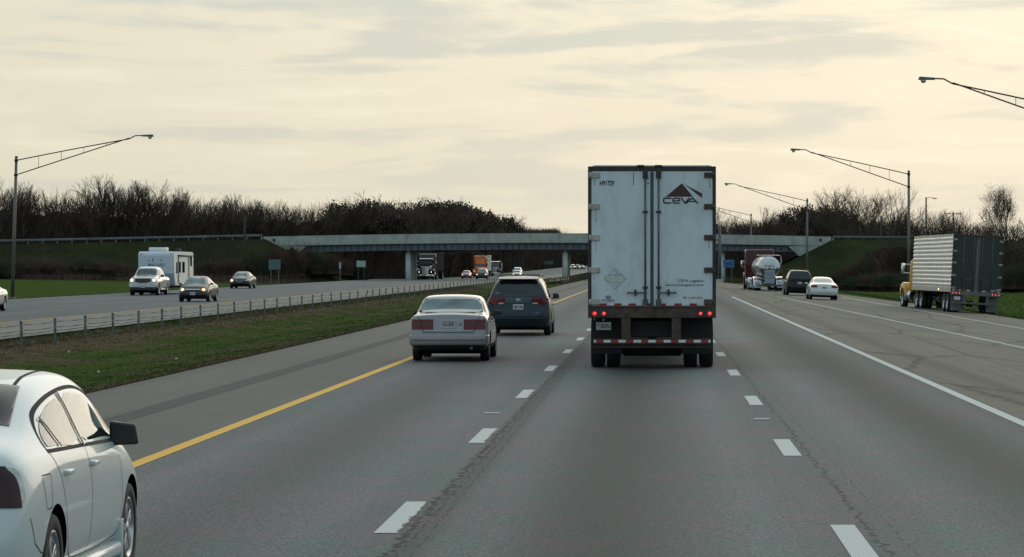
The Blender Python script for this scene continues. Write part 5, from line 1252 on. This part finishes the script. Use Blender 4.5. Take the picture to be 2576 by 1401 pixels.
for s,xe in ((-1,x0),(1,x1)):
    b=MB(); xa=xe+14; xi=xa-s*7.2; zt=dk(xe)-1.25
    pr=[(xa+s*.3,zt+1.2),(xa+s*.3,zt-.15),(xa-s*3.3,zt-1.6),(xa-s*3.8,zt-1.6),(xa-s*5.6,zt-.02),(xa-s*5.6,zt+.0),(xa,zt)]
    b.prism(pr if s<0 else pr, YF-.14,YF+.3,axis='y'); b.box(xa-s*3.2,xa-s*4.0,YF+.3,-YF-.3,1.5,zt-.4); b.obj('abutment',ov,CON)
    b=MB(); b.box(xa-s*1.25,xa-s*1.55,YF-.17,YF-.13,zt+.6,zt+1.0); b.obj('scupper',ov,INK)
def w_beam(name,label,P,zf,sp=1.9,group=None,zt=.72,m=mat('rail_galvanised',(.15,.165,.17),.6,.4,var=.3,vs=1.),pm=None):
    e=empty(name,label,'guard rail',loc=(P[0][0],P[0][1],0)); ox,oy=P[0]
    Q=[];
    for (xa,ya),(xb,yb) in zip(P,P[1:]):
        k_=max(1,int(math.hypot(xb-xa,yb-ya)/sp))
        for i in range(k_): Q.append((xa+(xb-xa)*i/k_,ya+(yb-ya)*i/k_))
    Q.append(P[-1]); prof=[(0,zt),(-.04,zt-.03),(-.09,zt-.08),(-.03,zt-.15),(-.09,zt-.22),(-.04,zt-.28),(0,zt-.31)]
    Vv=[];Ff=[];n=len(prof)
    for i,(x,y) in enumerate(Q):
        a=Vector(Q[max(0,i-1)]);c=Vector(Q[min(len(Q)-1,i+1)]); t=(c-a).normalized(); nn=Vector((t.y,-t.x))
        for d,z in prof: Vv.append((x-ox-nn.x*d,y-oy-nn.y*d,zf(x,y)+z))
    for i in range(len(Q)-1):
        for k_ in range(n-1): a=i*n+k_; Ff.append((a,a+1,a+1+n,a+n))
    np_mesh('rail',Vv,Ff,[m],parent=e,smooth=True)
    for i,(x,y) in enumerate(Q[:100]):
        a=Vector(Q[max(0,i-1)]);c=Vector(Q[min(len(Q)-1,i+1)]); t=(c-a).normalized(); nn=Vector((t.y,-t.x))*-.12
        b=MB(); z=zf(x,y); X=x-ox+nn.x; Y=y-oy+nn.y; b.box(X-.07,X+.07,Y-.09,Y+.09,z-.6,z+zt-.02,bev=.01); b.obj('post',e,pm or PST)
    return e
w_beam('guard_rail','long steel guard rail climbing the left approach to the overpass',[(-128,398.3),(-51.6,398.3)],lambda x,y:embH(x)-.2,zt=.74)
w_beam('guard_rail','short steel guard rail beyond the right end of the overpass',[(23.2,398.3),(33,398.3)],lambda x,y:embH(x)-.3,zt=.72,m=PST)
cv=[(-13.2,330)]+[(-13.2+1.1*math.cos(t)+1.1,330-1.4*math.sin(t)) for t in [R(a) for a in range(20,181,32)]][::1]
w_beam('guard_rail','curved guard rail end in front of the median bridge column',[(-9.6,372),(-9.9,345),(-10.6,336),(-11.8,331.5),(-13.2,332),(-14,337),(-14,345),(-13.8,400)],lambda x,y:gz(x,y)+.05,m=mat('rail_tan',(.30,.26,.18),.6,.3),pm=mat('rail_post_wood',(.09,.06,.04),.9),zt=.75)

# ------------------------------------------------------------------ signs and poles
def sign(name,label,cat,X,Y,w,z0,z1,m,posts=(-.32,.32),facing=-1,extra=None,pm=None):
    e=empty(name,label,cat,loc=(X,Y,gz(X,Y))); g=gz(X,Y)
    b=MB(); b.box(-w/2,w/2,-.02,.02,z0-g,z1-g,bev=.015,seg=1); p=b.obj('panel',e,m)
    for q in posts:
        b=MB(); b.box(w*q-.05,w*q+.05,.03,.12,-.4,z1-g-.1,bev=.01); b.obj('post',e,pm or PST)
        b=MB(); 
    if extra: extra(e,p,g)
    return e
SBK=mat('sign_back_teal',(.10,.15,.16),.5,.4,var=.1); SBW=mat('sign_back_pale',(.34,.38,.38),.45,.4,var=.12); SGR=mat('sign_green',(.03,.09,.075),.5); SBL=mat('sign_blue',(.015,.10,.24),.5)
sign('road_sign','blank teal backed road sign on two posts left of the overpass','road sign',-43.2,345,1.35,1.45,2.60,SBK,facing=1)
sign('road_sign','pale metal sign back on two dark posts just left of the bridge column','road sign',-35.9-.6,377,1.12,1.72,2.50,SBW,facing=1,pm=mat('post_black',(.03,.035,.035),.6))
sign('delineator_sign','narrow pale sign seen edge on to the left of the pale sign back','road sign',-38.9,375,.26,1.5,2.3,SBW,posts=(0,))
sign('road_sign','large dark green sign far beyond the overpass above the white utility vehicle','road sign',-45.2,1000,3.6,.9,3.2,mat('far_sign_green',(.05,.09,.09),.6))
sign('road_sign','small pale green sign far beyond the overpass near the bridge column','road sign',-40.5,1150,3.6,1.8,3.2,mat('far_sign_pale',(.08,.14,.12),.6))
def bl(e,p,g):
    b=MB(); w=.72; z0,z1=1.68-g,2.62-g; b.ribbon([(-w+.04,z0+.04),(w-.04,z0+.04),(w-.04,z1-.04),(-w+.04,z1-.04)],.02,-.024,closed=True); b.obj('border',p,PLATEW)
    b=MB()
    for x in (-.35,-.1,.12,.4): b.ribbon([(x,z1-.12),(x+.03,z1-.28)],.03,-.024)
    b.ribbon([(-.6,z0+.5),(-.5,z0+.35),(-.6,z0+.2)],.04,-.024); b.obj('sign_marks',p,PLATEW)
sign('road_sign','blue service sign between the white trailer and the maroon tractor','road sign',9.35,392,1.44,1.68,2.62,SBL,posts=(-.3,.3),extra=bl)
e=empty('gantry_post','thick grey steel post with bolted brackets right beside the white trailer','sign gantry',loc=(7.9+.0,377,gz(8.3,377)))
b=MB(); b.cyl((0,0,-.3),(0,0,6.9),.19,n=18); b.obj('post',e,mat('gantry_grey',(.10,.115,.13),.6,.3))
b=MB()
for z in (6.6,5.2,3.9): b.box(-.9,-.1,-.1,.1,z-.09,z+.09,bev=.02)
b.box(-1.0,-.8,-.06,.06,3.6,6.9,bev=.02); b.obj('bracket',e,STEEL)
b=MB(); b.cyl((0,0,-.3),(0,0,.35),.42,n=18); b.obj('footing',e,CON)
WOOD=mat('pole_wood',(.045,.038,.032),.9,var=.3)
def upole(X,Y,zt,label,arm=True,lamp=False,r=.14):
    g=gz(X,Y); e=empty('utility_pole',label,'utility pole',loc=(X,Y,g)); b=MB(); b.cyl((0,0,-.5),(0,0,zt-g),r*1.15,r*.8,n=12); b.obj('pole',e,WOOD)
    if arm: b=MB(); b.box(-1.2,1.2,-.06,.06,zt-g-.35,zt-g-.25); [b.cyl((x,0,zt-g-.25),(x,0,zt-g-.1),.05,n=8) for x in (-1.1,-.5,.5,1.1)]; b.obj('cross_arm',e,WOOD)
    if lamp: b=MB(); b.tube([(0,0,zt-g-.1),(.7,0,zt-g+.02),(1.1,0,zt-g-.1)],.035); b.box(1.0,1.6,-.12,.12,zt-g-.22,zt-g-.08,bev=.03); b.obj('lamp_arm',e,DKM)
upole(41.,462,12.2,'tall wooden utility pole with small lamp arm above the silver trailer',arm=False,lamp=True)
upole(45.7,468,10.1,'wooden utility pole with cross arm above the silver trailer doors')
upole(31.8,430,8.9,'short dark pole in front of the spreading bare tree',arm=False)
upole(-52.4,388,8.3,'weathered wooden pole in front of the left end of the overpass',arm=False)
# ------------------------------------------------------------------ vegetation
BARK=mat('bark_dark',(.045,.038,.032),.95,var=.3,spec=.1); TWIG=mat('twig_brown',(.085,.064,.050),.95,var=.35,vs=.3,spec=.1); BUD=mat('bud_green',(.20,.23,.07),.9,var=.3,vs=.5,spec=.1); BUDY=mat('bud_yellow',(.15,.135,.06),.9,spec=.1)
SHR=mat('shrub_twig',(.115,.075,.055),.95,var=.4,vs=.4,spec=.1); SHRG=mat('shrub_twig_green',(.07,.08,.045),.95,var=.4,vs=.4,spec=.1)
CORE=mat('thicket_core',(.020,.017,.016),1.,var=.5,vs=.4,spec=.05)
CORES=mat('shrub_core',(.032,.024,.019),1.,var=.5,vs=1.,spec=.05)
def gen_tree(seed,H,spread=.5,stems=1,levels=6,trunk=.3,leaf=None,rb=None,up=.25,minr=.011):
    rs=random.Random(seed); T=([],[],[],[]); C=([],[],[],[]); tips=[]
    rb=rb or H*.016
    def grow(p,d,L,r,lv):
        n=3 if lv<3 else 2; q=p
        for i in range(n):
            d=(d+Vector((rs.gauss(0,.13),rs.gauss(0,.13),rs.gauss(0,.06)+up*.12))).normalized()
            q2=q+d*(L/n); r2=max(minr*.6,r*(1-.22*(i+1)/n) if lv<levels else minr*.5)
            S=T if lv<=1 else C
            S[0].append(q);S[1].append(q2);S[2].append(r*(1-.22*i/n));S[3].append(r2)
            if lv>=2 and i<n-1 and rs.random()<.75: kid(q2,d,L*.6,r2*.5,lv+1)
            q=q2
        if lv>=levels: tips.append(q); return
        k=2 if rs.random()<.55 else 3
        for _ in range(k): kid(q,d,L*rs.uniform(.62,.86),r*rs.uniform(.55,.75),lv+1)
    def kid(q,d,L,r,lv):
        if lv>levels: tips.append(q); return
        a=Vector((rs.gauss(0,1),rs.gauss(0,1),rs.gauss(0,.35))); a-=d*a.dot(d); a.normalize()
        s=spread*rs.uniform(.6,1.3)
        grow(q,(d+a*s+Vector((0,0,up*.3))).normalized(),L,max(minr,r),lv)
    for s in range(stems):
        a=6.28*s/stems+rs.uniform(-.3,.3); tl=0 if stems==1 else spread*.75
        grow(Vector((0,0,-.3)),Vector((math.cos(a)*tl,math.sin(a)*tl,1)).normalized(),H*trunk*rs.uniform(.85,1.1),rb*(1 if stems==1 else .7),0)
    zmax=max(v.z for v in C[1]); k=H/zmax
    def mk(S,nm,m):
        P0=np.array([tuple(v) for v in S[0]])*k;P1=np.array([tuple(v) for v in S[1]])*k
        return prisms(P0,P1,np.array(S[2]),np.array(S[3]))
    V,Fq=mk(T,'trunk',BARK); tm=np_mesh('trunk',V,Fq,[BARK],smooth=True)
    V,Fq=mk(C,'crown',TWIG); mi=None; mats=[TWIG]
    if leaf:
        LV=[];LF=[];c=len(V)
        for t in tips:
            for _ in range(leaf[1]):
                o=np.array(tuple(t))*k+np.array([rs.gauss(0,.25),rs.gauss(0,.25),rs.gauss(0,.25)]); s=leaf[2]*rs.uniform(.6,1.3); a=rs.uniform(0,6.3); u=np.array([math.cos(a),math.sin(a),rs.uniform(-.6,.6)])*s; w=np.array([-math.sin(a)*.3,math.cos(a)*.3,1.])*s
                LV+=[o-u,o-w,o+u,o+w]; LF.append((c,c+1,c+2,c+3)); c+=4
        mi=np.concatenate([np.zeros(len(Fq)),np.ones(len(LF))]); V=np.concatenate([V,np.array(LV)]); Fq=np.concatenate([Fq,np.array(LF)]); mats=[TWIG,leaf[0]]
    cm=np_mesh('crown',V,Fq,mats,mi=mi)
    return tm,cm
PROTO={}
def proto(k):
    if k in PROTO: return PROTO[k]
    P={'a':dict(seed=1,H=10,spread=.5,trunk=.30),'b':dict(seed=2,H=10,spread=.42,trunk=.34,up=.4),'c':dict(seed=5,H=10,spread=.55,trunk=.26,leaf=(BUDY,1,.045)),
       'd':dict(seed=9,H=10,spread=.62,trunk=.2,stems=3,leaf=(BUD,5,.12)),'h':dict(seed=31,H=10,spread=.42,trunk=.34,levels=7,up=.35,minr=.008,leaf=(BUDY,2,.03)),'e':dict(seed=12,H=10,spread=.6,stems=6,trunk=.24,up=.5,levels=6,minr=.007,leaf=(BUDY,1,.02)),'f':dict(seed=15,H=10,spread=.36,trunk=.3,up=.5),
       'g':dict(seed=21,H=10,spread=.7,trunk=.3,stems=2,up=.05,minr=.02)}[k]
    PROTO[k]=[gen_tree(**P),False]; return PROTO[k]
def tree(k,X,Y,H,label,group=None,sx=1.,rz=None,zb=None,cat='bare tree',name='bare_tree'):
    P=proto(k); tm,cm=P[0]; s=H/10
    e=empty(name,label,cat,group,loc=(X,Y,gz(X,Y) if zb is None else zb),rz=rnd.uniform(0,6.28) if rz is None else rz); e.scale=(s*sx,s*sx,s)
    if not P[1]: tm.parent=e; cm.parent=e; P[1]=True
    else:
        for q in (tm,cm): c=q.copy(); col.objects.link(c); c.parent=e
    return e
def at(px,Y): return (px-HX)*Y/F
def zt(py,Y): return CH+(HY-py)*Y/F

def thicket(name,label,line,dens,tw=(1.,3.),rad=(.012,.035),core=True,mats=None,depth=9,tilt=.35,green=.2,topf=14,inset=1.5,zb=None,cmat=None,crowns=0,drop=0.,cks='abcf',csc=(.85,1.12)):
    """line: (X,Y,ztop) poly line; a belt of twigs in front of a lumpy dark mass"""
    P0=[];P1=[];R0=[];R1=[];MI=[]
    L=np.array(line,float); seg=np.linalg.norm(np.diff(L[:,:2],axis=0),axis=1); tot=seg.sum(); cum=np.concatenate([[0],np.cumsum(seg)])
    def pos(s): return np.array([np.interp(s,cum,L[:,k]) for k in range(3)])
    ph=[rg.uniform(0,6.3) for _ in range(8)]
    def nz(s): return sum(math.sin(s*f+ph[i])*a for i,(f,a) in enumerate(((.11,.5),(.27,.35),(.61,.3),(1.4,.3),(3.1,.22),(6.3,.15))))
    def add(s,dy,zr,fr,top):
        p=pos(s); g=gz(p[0],p[1]) if zb is None else zb; zt_=p[2]-drop+nz(s)*.55
        z=g+(zt_-g)*zr
        d=np.array([rg.normal()*tilt,rg.normal()*tilt,1.]); d/=np.linalg.norm(d); l=rg.uniform(*tw)*(1. if not top else .7)
        a=np.array([p[0]+rg.normal()*.8+dy*.0,p[1]+dy,z-l*.4]); P0.append(a);P1.append(a+d*l); r=rg.uniform(*rad)*fr; R0.append(r);R1.append(r*.35); MI.append(1 if rg.random()<green else 0)
        if rg.random()<.8:
            for _ in range(2):
                t=rg.uniform(.3,.9); q=a+d*l*t; d2=d+np.array([rg.normal()*.6,rg.normal()*.6,.1]); d2/=np.linalg.norm(d2); P0.append(q);P1.append(q+d2*l*.4);R0.append(r*.6);R1.append(r*.2);MI.append(MI[-1])
    area=0
    for i in range(len(seg)):
        h=max(.5,(L[i,2]+L[i+1,2])/2-gz(L[i,0],L[i,1])); n=int(seg[i]*h*dens)
        for _ in range(n): add(cum[i]+rg.random()*seg[i],rg.uniform(-1.6,1.0),rg.uniform(.02,.98),1.,False)
        for _ in range(int(seg[i]*topf)): add(cum[i]+rg.random()*seg[i],rg.uniform(-1,depth),rg.uniform(.86,1.02),.75,True)
    V,Fq=prisms(P0,P1,R0,R1); mi=np.array(MI); mi=np.concatenate([mi]*3)
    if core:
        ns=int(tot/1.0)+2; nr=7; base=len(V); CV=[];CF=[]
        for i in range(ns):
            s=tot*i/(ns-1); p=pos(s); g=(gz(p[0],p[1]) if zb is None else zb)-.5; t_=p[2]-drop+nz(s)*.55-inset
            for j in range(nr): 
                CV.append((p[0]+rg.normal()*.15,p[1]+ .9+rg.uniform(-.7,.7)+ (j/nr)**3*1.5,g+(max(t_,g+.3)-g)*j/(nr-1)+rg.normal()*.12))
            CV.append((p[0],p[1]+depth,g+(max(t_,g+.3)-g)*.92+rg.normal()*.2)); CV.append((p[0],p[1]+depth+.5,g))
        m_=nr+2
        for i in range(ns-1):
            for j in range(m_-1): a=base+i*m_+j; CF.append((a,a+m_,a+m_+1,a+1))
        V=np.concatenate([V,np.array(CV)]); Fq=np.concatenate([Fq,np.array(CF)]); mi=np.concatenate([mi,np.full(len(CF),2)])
    if crowns:   # branching crowns baked into the belt
        VV=[V];FF=[Fq];MM=[mi];nb=len(V)
        for i in range(crowns):
            s=tot*(i+rg.uniform(.1,.9))/crowns; p=pos(s); g=gz(p[0],p[1]); H=(p[2]-g+nz(s)*.5)*rg.uniform(*csc)/10.
            cm=proto(cks[int(rg.integers(len(cks)))])[0][1].data; k=CA.get(cm.name)
            if k is None:
                c=np.zeros(len(cm.vertices)*3,dtype=np.float32); cm.vertices.foreach_get('co',c); fi=np.zeros(len(cm.polygons)*4,dtype=np.int32); cm.loops.foreach_get('vertex_index',fi); m2=np.zeros(len(cm.polygons),dtype=np.int32); cm.polygons.foreach_get('material_index',m2)
                k=CA[cm.name]=(c.reshape(-1,3),fi.reshape(-1,4),m2)
            a=rg.uniform(0,6.28); ca,sa=math.cos(a),math.sin(a); c=k[0]*H; W=1.15
            q=np.stack([(c[:,0]*ca-c[:,1]*sa)*W+p[0],(c[:,0]*sa+c[:,1]*ca)*W+p[1]+rg.uniform(-1.,depth*.6),c[:,2]+g],1)
            VV.append(q);FF.append(k[1]+nb);MM.append(np.where(k[2]>0,3,0 if rg.random()>.25 else 1));nb+=len(q)
        V=np.concatenate(VV);Fq=np.concatenate(FF);mi=np.concatenate(MM)
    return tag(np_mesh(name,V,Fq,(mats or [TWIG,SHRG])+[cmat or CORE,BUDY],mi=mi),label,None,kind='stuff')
CA={}
# left wood, following the skyline of the photograph
pts=[]
for px,py,Y in ((-160,492,425),(0,494,430),(90,500,440),(150,494,445),(330,505,465),(450,512,482),(560,520,500),(650,518,517),(760,526,528),(850,530,534),(930,530,542),(1000,528,560),(1060,532,590),(1110,532,640),(1150,540,700),(1190,552,780),(1240,570,880),(1265,582,1000),(1330,584,1150),(1400,581,1400)):
    pts.append((at(px,Y),Y,zt(py,Y)))
wl=thicket('woodland','dense leafless brown wood filling the left behind the guard rail',pts,5.5,tw=(1.5,4.5),rad=(.02,.06),depth=14,topf=10,green=.22,crowns=120,drop=.7,csc=(.78,1.04)); wl['category']='woodland'
pts=[]
for px,py,Y in ((1560,584,1500),(1700,580,1300),(1800,572,760),(1860,566,740),(1930,562,700),(2010,558,660),(2080,556,610),(2160,562,560),(2240,562,520),(2330,566,500),(2420,572,490),(2500,572,480),(2576,570,470),(2750,565,470)):
    pts.append((at(px,Y),Y,zt(py,Y)))
wr=thicket('woodland','dark leafless hedge line behind the right end of the overpass',pts,5.5,tw=(1.2,4.),rad=(.02,.055),depth=12,topf=10,green=.3,crowns=50,drop=.6,csc=(.8,1.05)); wr['category']='woodland'
# far belt closing the view under the bridge
wf=thicket('woodland','distant dark tree belt seen under the overpass',[(-47,900,9),(-44,1250,10),(-30,1700,12.5),(0,1750,12.5),(14,1400,12),(13,900,10),(14,770,9.5)],1.2,tw=(2,5),rad=(.04,.12),depth=14,topf=14,green=.3); wf['category']='woodland'

# shrubs on the slopes: each bush its own thing
def bush(X,Y,w,h,label,m,group,n=2200,seed=0):
    rs=np.random.default_rng(seed); g=gz(X,Y); P0=[];P1=[];R0=[];R1=[]
    for i in range(n):
        a=rs.uniform(0,6.28); rr=rs.random()**.5; q=np.array([math.cos(a)*rr*w*.5,math.sin(a)*rr*w*.35,0]); top=h*(1-.55*rr**2)*rs.uniform(.5,1.05)
        z=rs.uniform(0,.85)*top; d=np.array([q[0]/w*1.2+rs.normal()*.3,q[1]/w+rs.normal()*.3,.9]); d/=np.linalg.norm(d); l=rs.uniform(.4,1.2)*min(1.9,h*.55)
        p=q*(.45+.5*z/max(h,.1))+np.array([0,0,z]); P0.append(p);P1.append(p+d*l);r=rs.uniform(.008,.03);R0.append(r);R1.append(r*.3)
    V,Fq=prisms(P0,P1,R0,R1)
    e=empty('shrub',label,'shrub',group,loc=(X,Y,g)); np_mesh('twigs',V,Fq,[m],parent=e)
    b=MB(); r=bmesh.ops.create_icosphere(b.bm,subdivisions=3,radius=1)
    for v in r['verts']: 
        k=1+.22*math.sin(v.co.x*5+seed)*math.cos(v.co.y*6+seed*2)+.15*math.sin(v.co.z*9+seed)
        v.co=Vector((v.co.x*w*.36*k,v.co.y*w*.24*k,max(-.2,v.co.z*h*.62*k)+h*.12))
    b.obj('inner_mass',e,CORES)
SHL=[(20,372,8,2.4),(75,375,8,2.7),(130,370,9,2.5),(185,374,8,2.8),(235,376,8,2.4),(285,380,8,2.2),(340,384,7,1.8),(530,388,5,2.2),(585,386,6,2.8),(640,387,6,3.6),(690,388,6,4.),(735,389,5,4.2),(780,391,5,3.6),(820,393,5,2.9),(860,398,4,2.1),(895,404,4,1.8)]
for i,(px,Y,w,h) in enumerate(SHL): bush(at(px,Y),Y,w,h,'brown leafless shrub on the slope below the left end of the overpass' if i>5 else 'low brown shrub in the row at the foot of the left embankment',SHR if i%3 else SHRG,'brown shrubs on the left embankment' if i>5 else 'shrub row at the far left',seed=i)
SHR_=[(2120,372,4,2.2),(2148,360,5,2.6),(2172,366,5,3.6),(2196,360,6,4.8),(2225,356,6,5.8),(2255,350,6,6.4),(2290,350,6,6.6),(2330,350,7,6.6),(2375,350,7,6.6),(2420,350,7,6.4),(2465,345,7,6.4),(2510,345,7,6.3),(2555,340,7,6.3),(2600,335,7,6.2),(2160,330,5,1.6),(2200,325,5,1.9),(2240,320,5,2.),(2520,300,5,2.4),(2570,295,5,3.0)]
for i,(px,Y,w,h) in enumerate(SHR_): bush(at(px,Y),Y,w*1.1,h,'dark leafless shrub in the thicket behind the silver trailer on the right',SHR if i%2 else SHRG,'dark shrubs on the right bank',seed=40+i)

# low brush scattered over the approach slopes
P0=[];P1=[];R0=[];R1=[];MI=[]
for xa,xb,ya,yb,nb in ((-100,-44,362,397,15000),(24,78,340,397,17000)):
    for _ in range(nb):
        x=rg.uniform(xa,xb); y=rg.uniform(ya,yb); k=math.sin(x*.35+1)*math.sin(y*.3+x*.1)+.6*math.sin(x*.9+y*.5)
        if k+rg.normal()*.45<.15 or (0<x<27+ (397-y)*.1): continue
        z=gz(x,y); d=np.array([rg.normal()*.4,rg.normal()*.4,1.]); d/=np.linalg.norm(d); l=rg.uniform(.3,1.15); r=rg.uniform(.010,.028)
        P0.append((x,y,z-.05));P1.append(np.array([x,y,z])+d*l);R0.append(r);R1.append(r*.3);MI.append(int(rg.random()<.4))
V,Fq=prisms(P0,P1,R0,R1); o=np_mesh('brush',V,Fq,[SHR,SHRG],mi=np.concatenate([MI]*3)); tag(o,'low brown brush scattered over the grassy approach slopes','brush',kind='stuff')
# trees standing out of the wood
TL=[(8,440,478,'b'),(38,452,440,'f'),(70,462,438,'a'),(118,476,446,'b'),(168,470,450,'c'),(205,482,455,'c'),(236,472,455,'b'),(262,452,460,'f'),(292,436,462,'b'),(322,450,465,'f'),(352,441,460,'a'),(385,446,462,'a'),(418,468,470,'f'),(455,490,480,'b'),(540,488,500,'f'),(590,484,505,'b'),(645,500,515,'b'),(705,498,520,'a'),(752,500,528,'c'),(800,506,532,'b'),(870,508,540,'f'),(935,506,545,'d'),(975,488,560,'a'),(1008,480,565,'g'),(1045,485,575,'g'),(1075,492,590,'b'),(1092,508,600,'d'),(1125,512,620,'d'),(1165,526,690,'d'),(1190,530,720,'d'),(1222,542,780,'d'),(1262,540,860,'a'),(1288,542,870,'a'),(1315,556,900,'b'),(1385,566,1250,'c'),(1432,572,1300,'c'),(496,497,490,'c'),(675,503,515,'f'),(835,510,536,'a'),(905,512,542,'b')]
TL.sort()
ORD=['first','second','third','fourth','fifth','sixth','seventh','eighth','ninth','tenth','eleventh','twelfth','thirteenth','fourteenth','fifteenth','sixteenth','seventeenth','eighteenth','nineteenth','twentieth']
def ordn(i): return ORD[i] if i<20 else ('twenty-'+ORD[i-20] if i<29 else ('thirtieth' if i==29 else 'thirty-'+ORD[i-30]))
for i,(px,py,Y,k) in enumerate(TL):
    X=at(px,Y); g=gz(X,Y); lab={'a':'spreading bare tree','b':'slender bare tree','c':'thin bare tree with yellow buds','d':'rounded tree with greenish buds','f':'upright narrow bare tree','g':'tall twisted bare tree'}[k]
    tree(k,X,Y-3,zt(py,Y-3)-g,'%s above the left wood, %s along it from the left'%(lab,ordn(i)),'bare trees above the left wood')
TR=[(1815,520,700,'b'),(1838,528,720,'c'),(1868,524,700,'a'),(1905,518,690,'b'),(1938,524,680,'f'),(1965,516,665,'b'),(1988,520,650,'a'),(2018,508,640,'f'),(2050,520,600,'d'),(2078,520,520,'b'),(2236,520,480,'f'),(2300,526,480,'b'),(2352,516,485,'e'),(2410,530,480,'b'),(2445,540,480,'c'),(2480,545,470,'b'),(2640,480,400,'a')]
for i,(px,py,Y,k) in enumerate(TR):
    X=at(px,Y); lab={'a':'spreading bare tree','b':'slender bare tree','c':'thin bare tree with yellow buds','d':'rounded tree with greenish buds','e':'many stemmed bare tree','f':'upright narrow bare tree'}[k]
    tree(k,X,Y-3,zt(py,Y-3)-gz(X,Y),'%s behind the overpass, %s right of the white trailer'%(lab,ordn(i)),'bare trees on the right skyline')
tree('e',at(2150,470),470,zt(458,470)-gz(31,470),'big many stemmed bare tree above the right end of the overpass',sx=1.15,rz=1.)
tree('h',at(2548,330),330,zt(464,330)-gz(37,330),'bare tree with yellow tipped buds at the right edge behind the silver trailer',sx=.8,rz=2.)

# ------------------------------------------------------------------ sky, light, camera
w=bpy.data.worlds.new('World'); sc.world=w; w.use_nodes=True; N,L=w.node_tree.nodes,w.node_tree.links; bg=N['Background']
SUN_EL,SUN_AZ=R(24),R(14)     # azimuth clockwise from the driving direction (+Y)
sky=N.new('ShaderNodeTexSky'); sky.sky_type='NISHITA'; sky.sun_disc=False; sky.sun_elevation=SUN_EL; sky.sun_rotation=SUN_AZ; sky.air_density=1.2; sky.dust_density=3.; sky.ozone_density=1.5
tc=N.new('ShaderNodeTexCoord'); D=tc.outputs['Generated']; sp=N.new('ShaderNodeSeparateXYZ'); L.new(D,sp.inputs[0])
sd=(math.sin(SUN_AZ)*math.cos(SUN_EL),math.cos(SUN_AZ)*math.cos(SUN_EL),math.sin(SUN_EL))
dp=N.new('ShaderNodeVectorMath'); dp.operation='DOT_PRODUCT'; L.new(D,dp.inputs[0]); dp.inputs[1].default_value=sd
fw=math_(N,L,'MULTIPLY',mrange(N,L,dp.outputs['Value'],-.35,1.0,0,1,False),mrange(N,L,sp.outputs[2],.12,.55,1.,.25))
n1=noise(N,L,D,1.,5,.5,(7,7,62),.6); n2=noise(N,L,D,1.,5,.55,(30,30,140),.8); n3=noise(N,L,D,1.,5,.5,(2.2,2.2,9))
cl=math_(N,L,'ADD',math_(N,L,'MULTIPLY',n1,.78),math_(N,L,'MULTIPLY',n2,.22))
hi=mrange(N,L,sp.outputs[2],.0,.085,.35,1.)
cf_=math_(N,L,'MULTIPLY',mrange(N,L,cl,.47,.58),hi)
wb_=mixc(N,L,mrange(N,L,sp.outputs[0],-.22,.14,0,1,False),(7.65,7.2,5.6),(8.5,7.9,6.5)); warm=mixc(N,L,cf_,wb_,(5.7,5.95,5.4)); cool=mixc(N,L,mrange(N,L,n3,.4,.6),(5.0,6.4,7.0),(4.0,5.4,6.3))
c=mixc(N,L,fw,cool,warm)
br=mrange(N,L,cl,.44,.36,1.,1.08)
lr=mrange(N,L,sp.outputs[2],.0,.09,.98,1.03,False)
sc_=N.new('ShaderNodeVectorMath'); sc_.operation='SCALE'; L.new(c,sc_.inputs[0]); L.new(math_(N,L,'MULTIPLY',br,lr),sc_.inputs['Scale'])
fin=mixc(N,L,.08,sc_.outputs[0],sky.outputs[0]); L.new(fin,bg.inputs['Color']); bg.inputs['Strength'].default_value=.1
sun=bpy.data.lights.new('sun','SUN'); sun.energy=.55; sun.angle=R(50); sun.color=(1.,.93,.80); so=bpy.data.objects.new('sun',sun); col.objects.link(so)
so.rotation_euler=(Vector(sd)).to_track_quat('Z','Y').to_euler(); so.location=(0,0,80)
cam=bpy.data.cameras.new('camera'); co=bpy.data.objects.new('camera',cam); col.objects.link(co); sc.camera=co
co.location=(0,0,CH); co.rotation_euler=(R(90),0,0); cam.sensor_fit='HORIZONTAL'; cam.sensor_width=36; cam.lens=36*F/2576
cam.shift_x=-(HX-1288)/2576; cam.shift_y=-(700.5-HY)/2576
cam.clip_start=.5; cam.clip_end=8000
vs=sc.view_settings; vs.view_transform='Standard'; vs.look='None'; vs.exposure=0; vs.gamma=1
sc.render.engine='CYCLES'; sc.render.resolution_x=1024; sc.render.resolution_y=557
sc.cycles.max_bounces=6
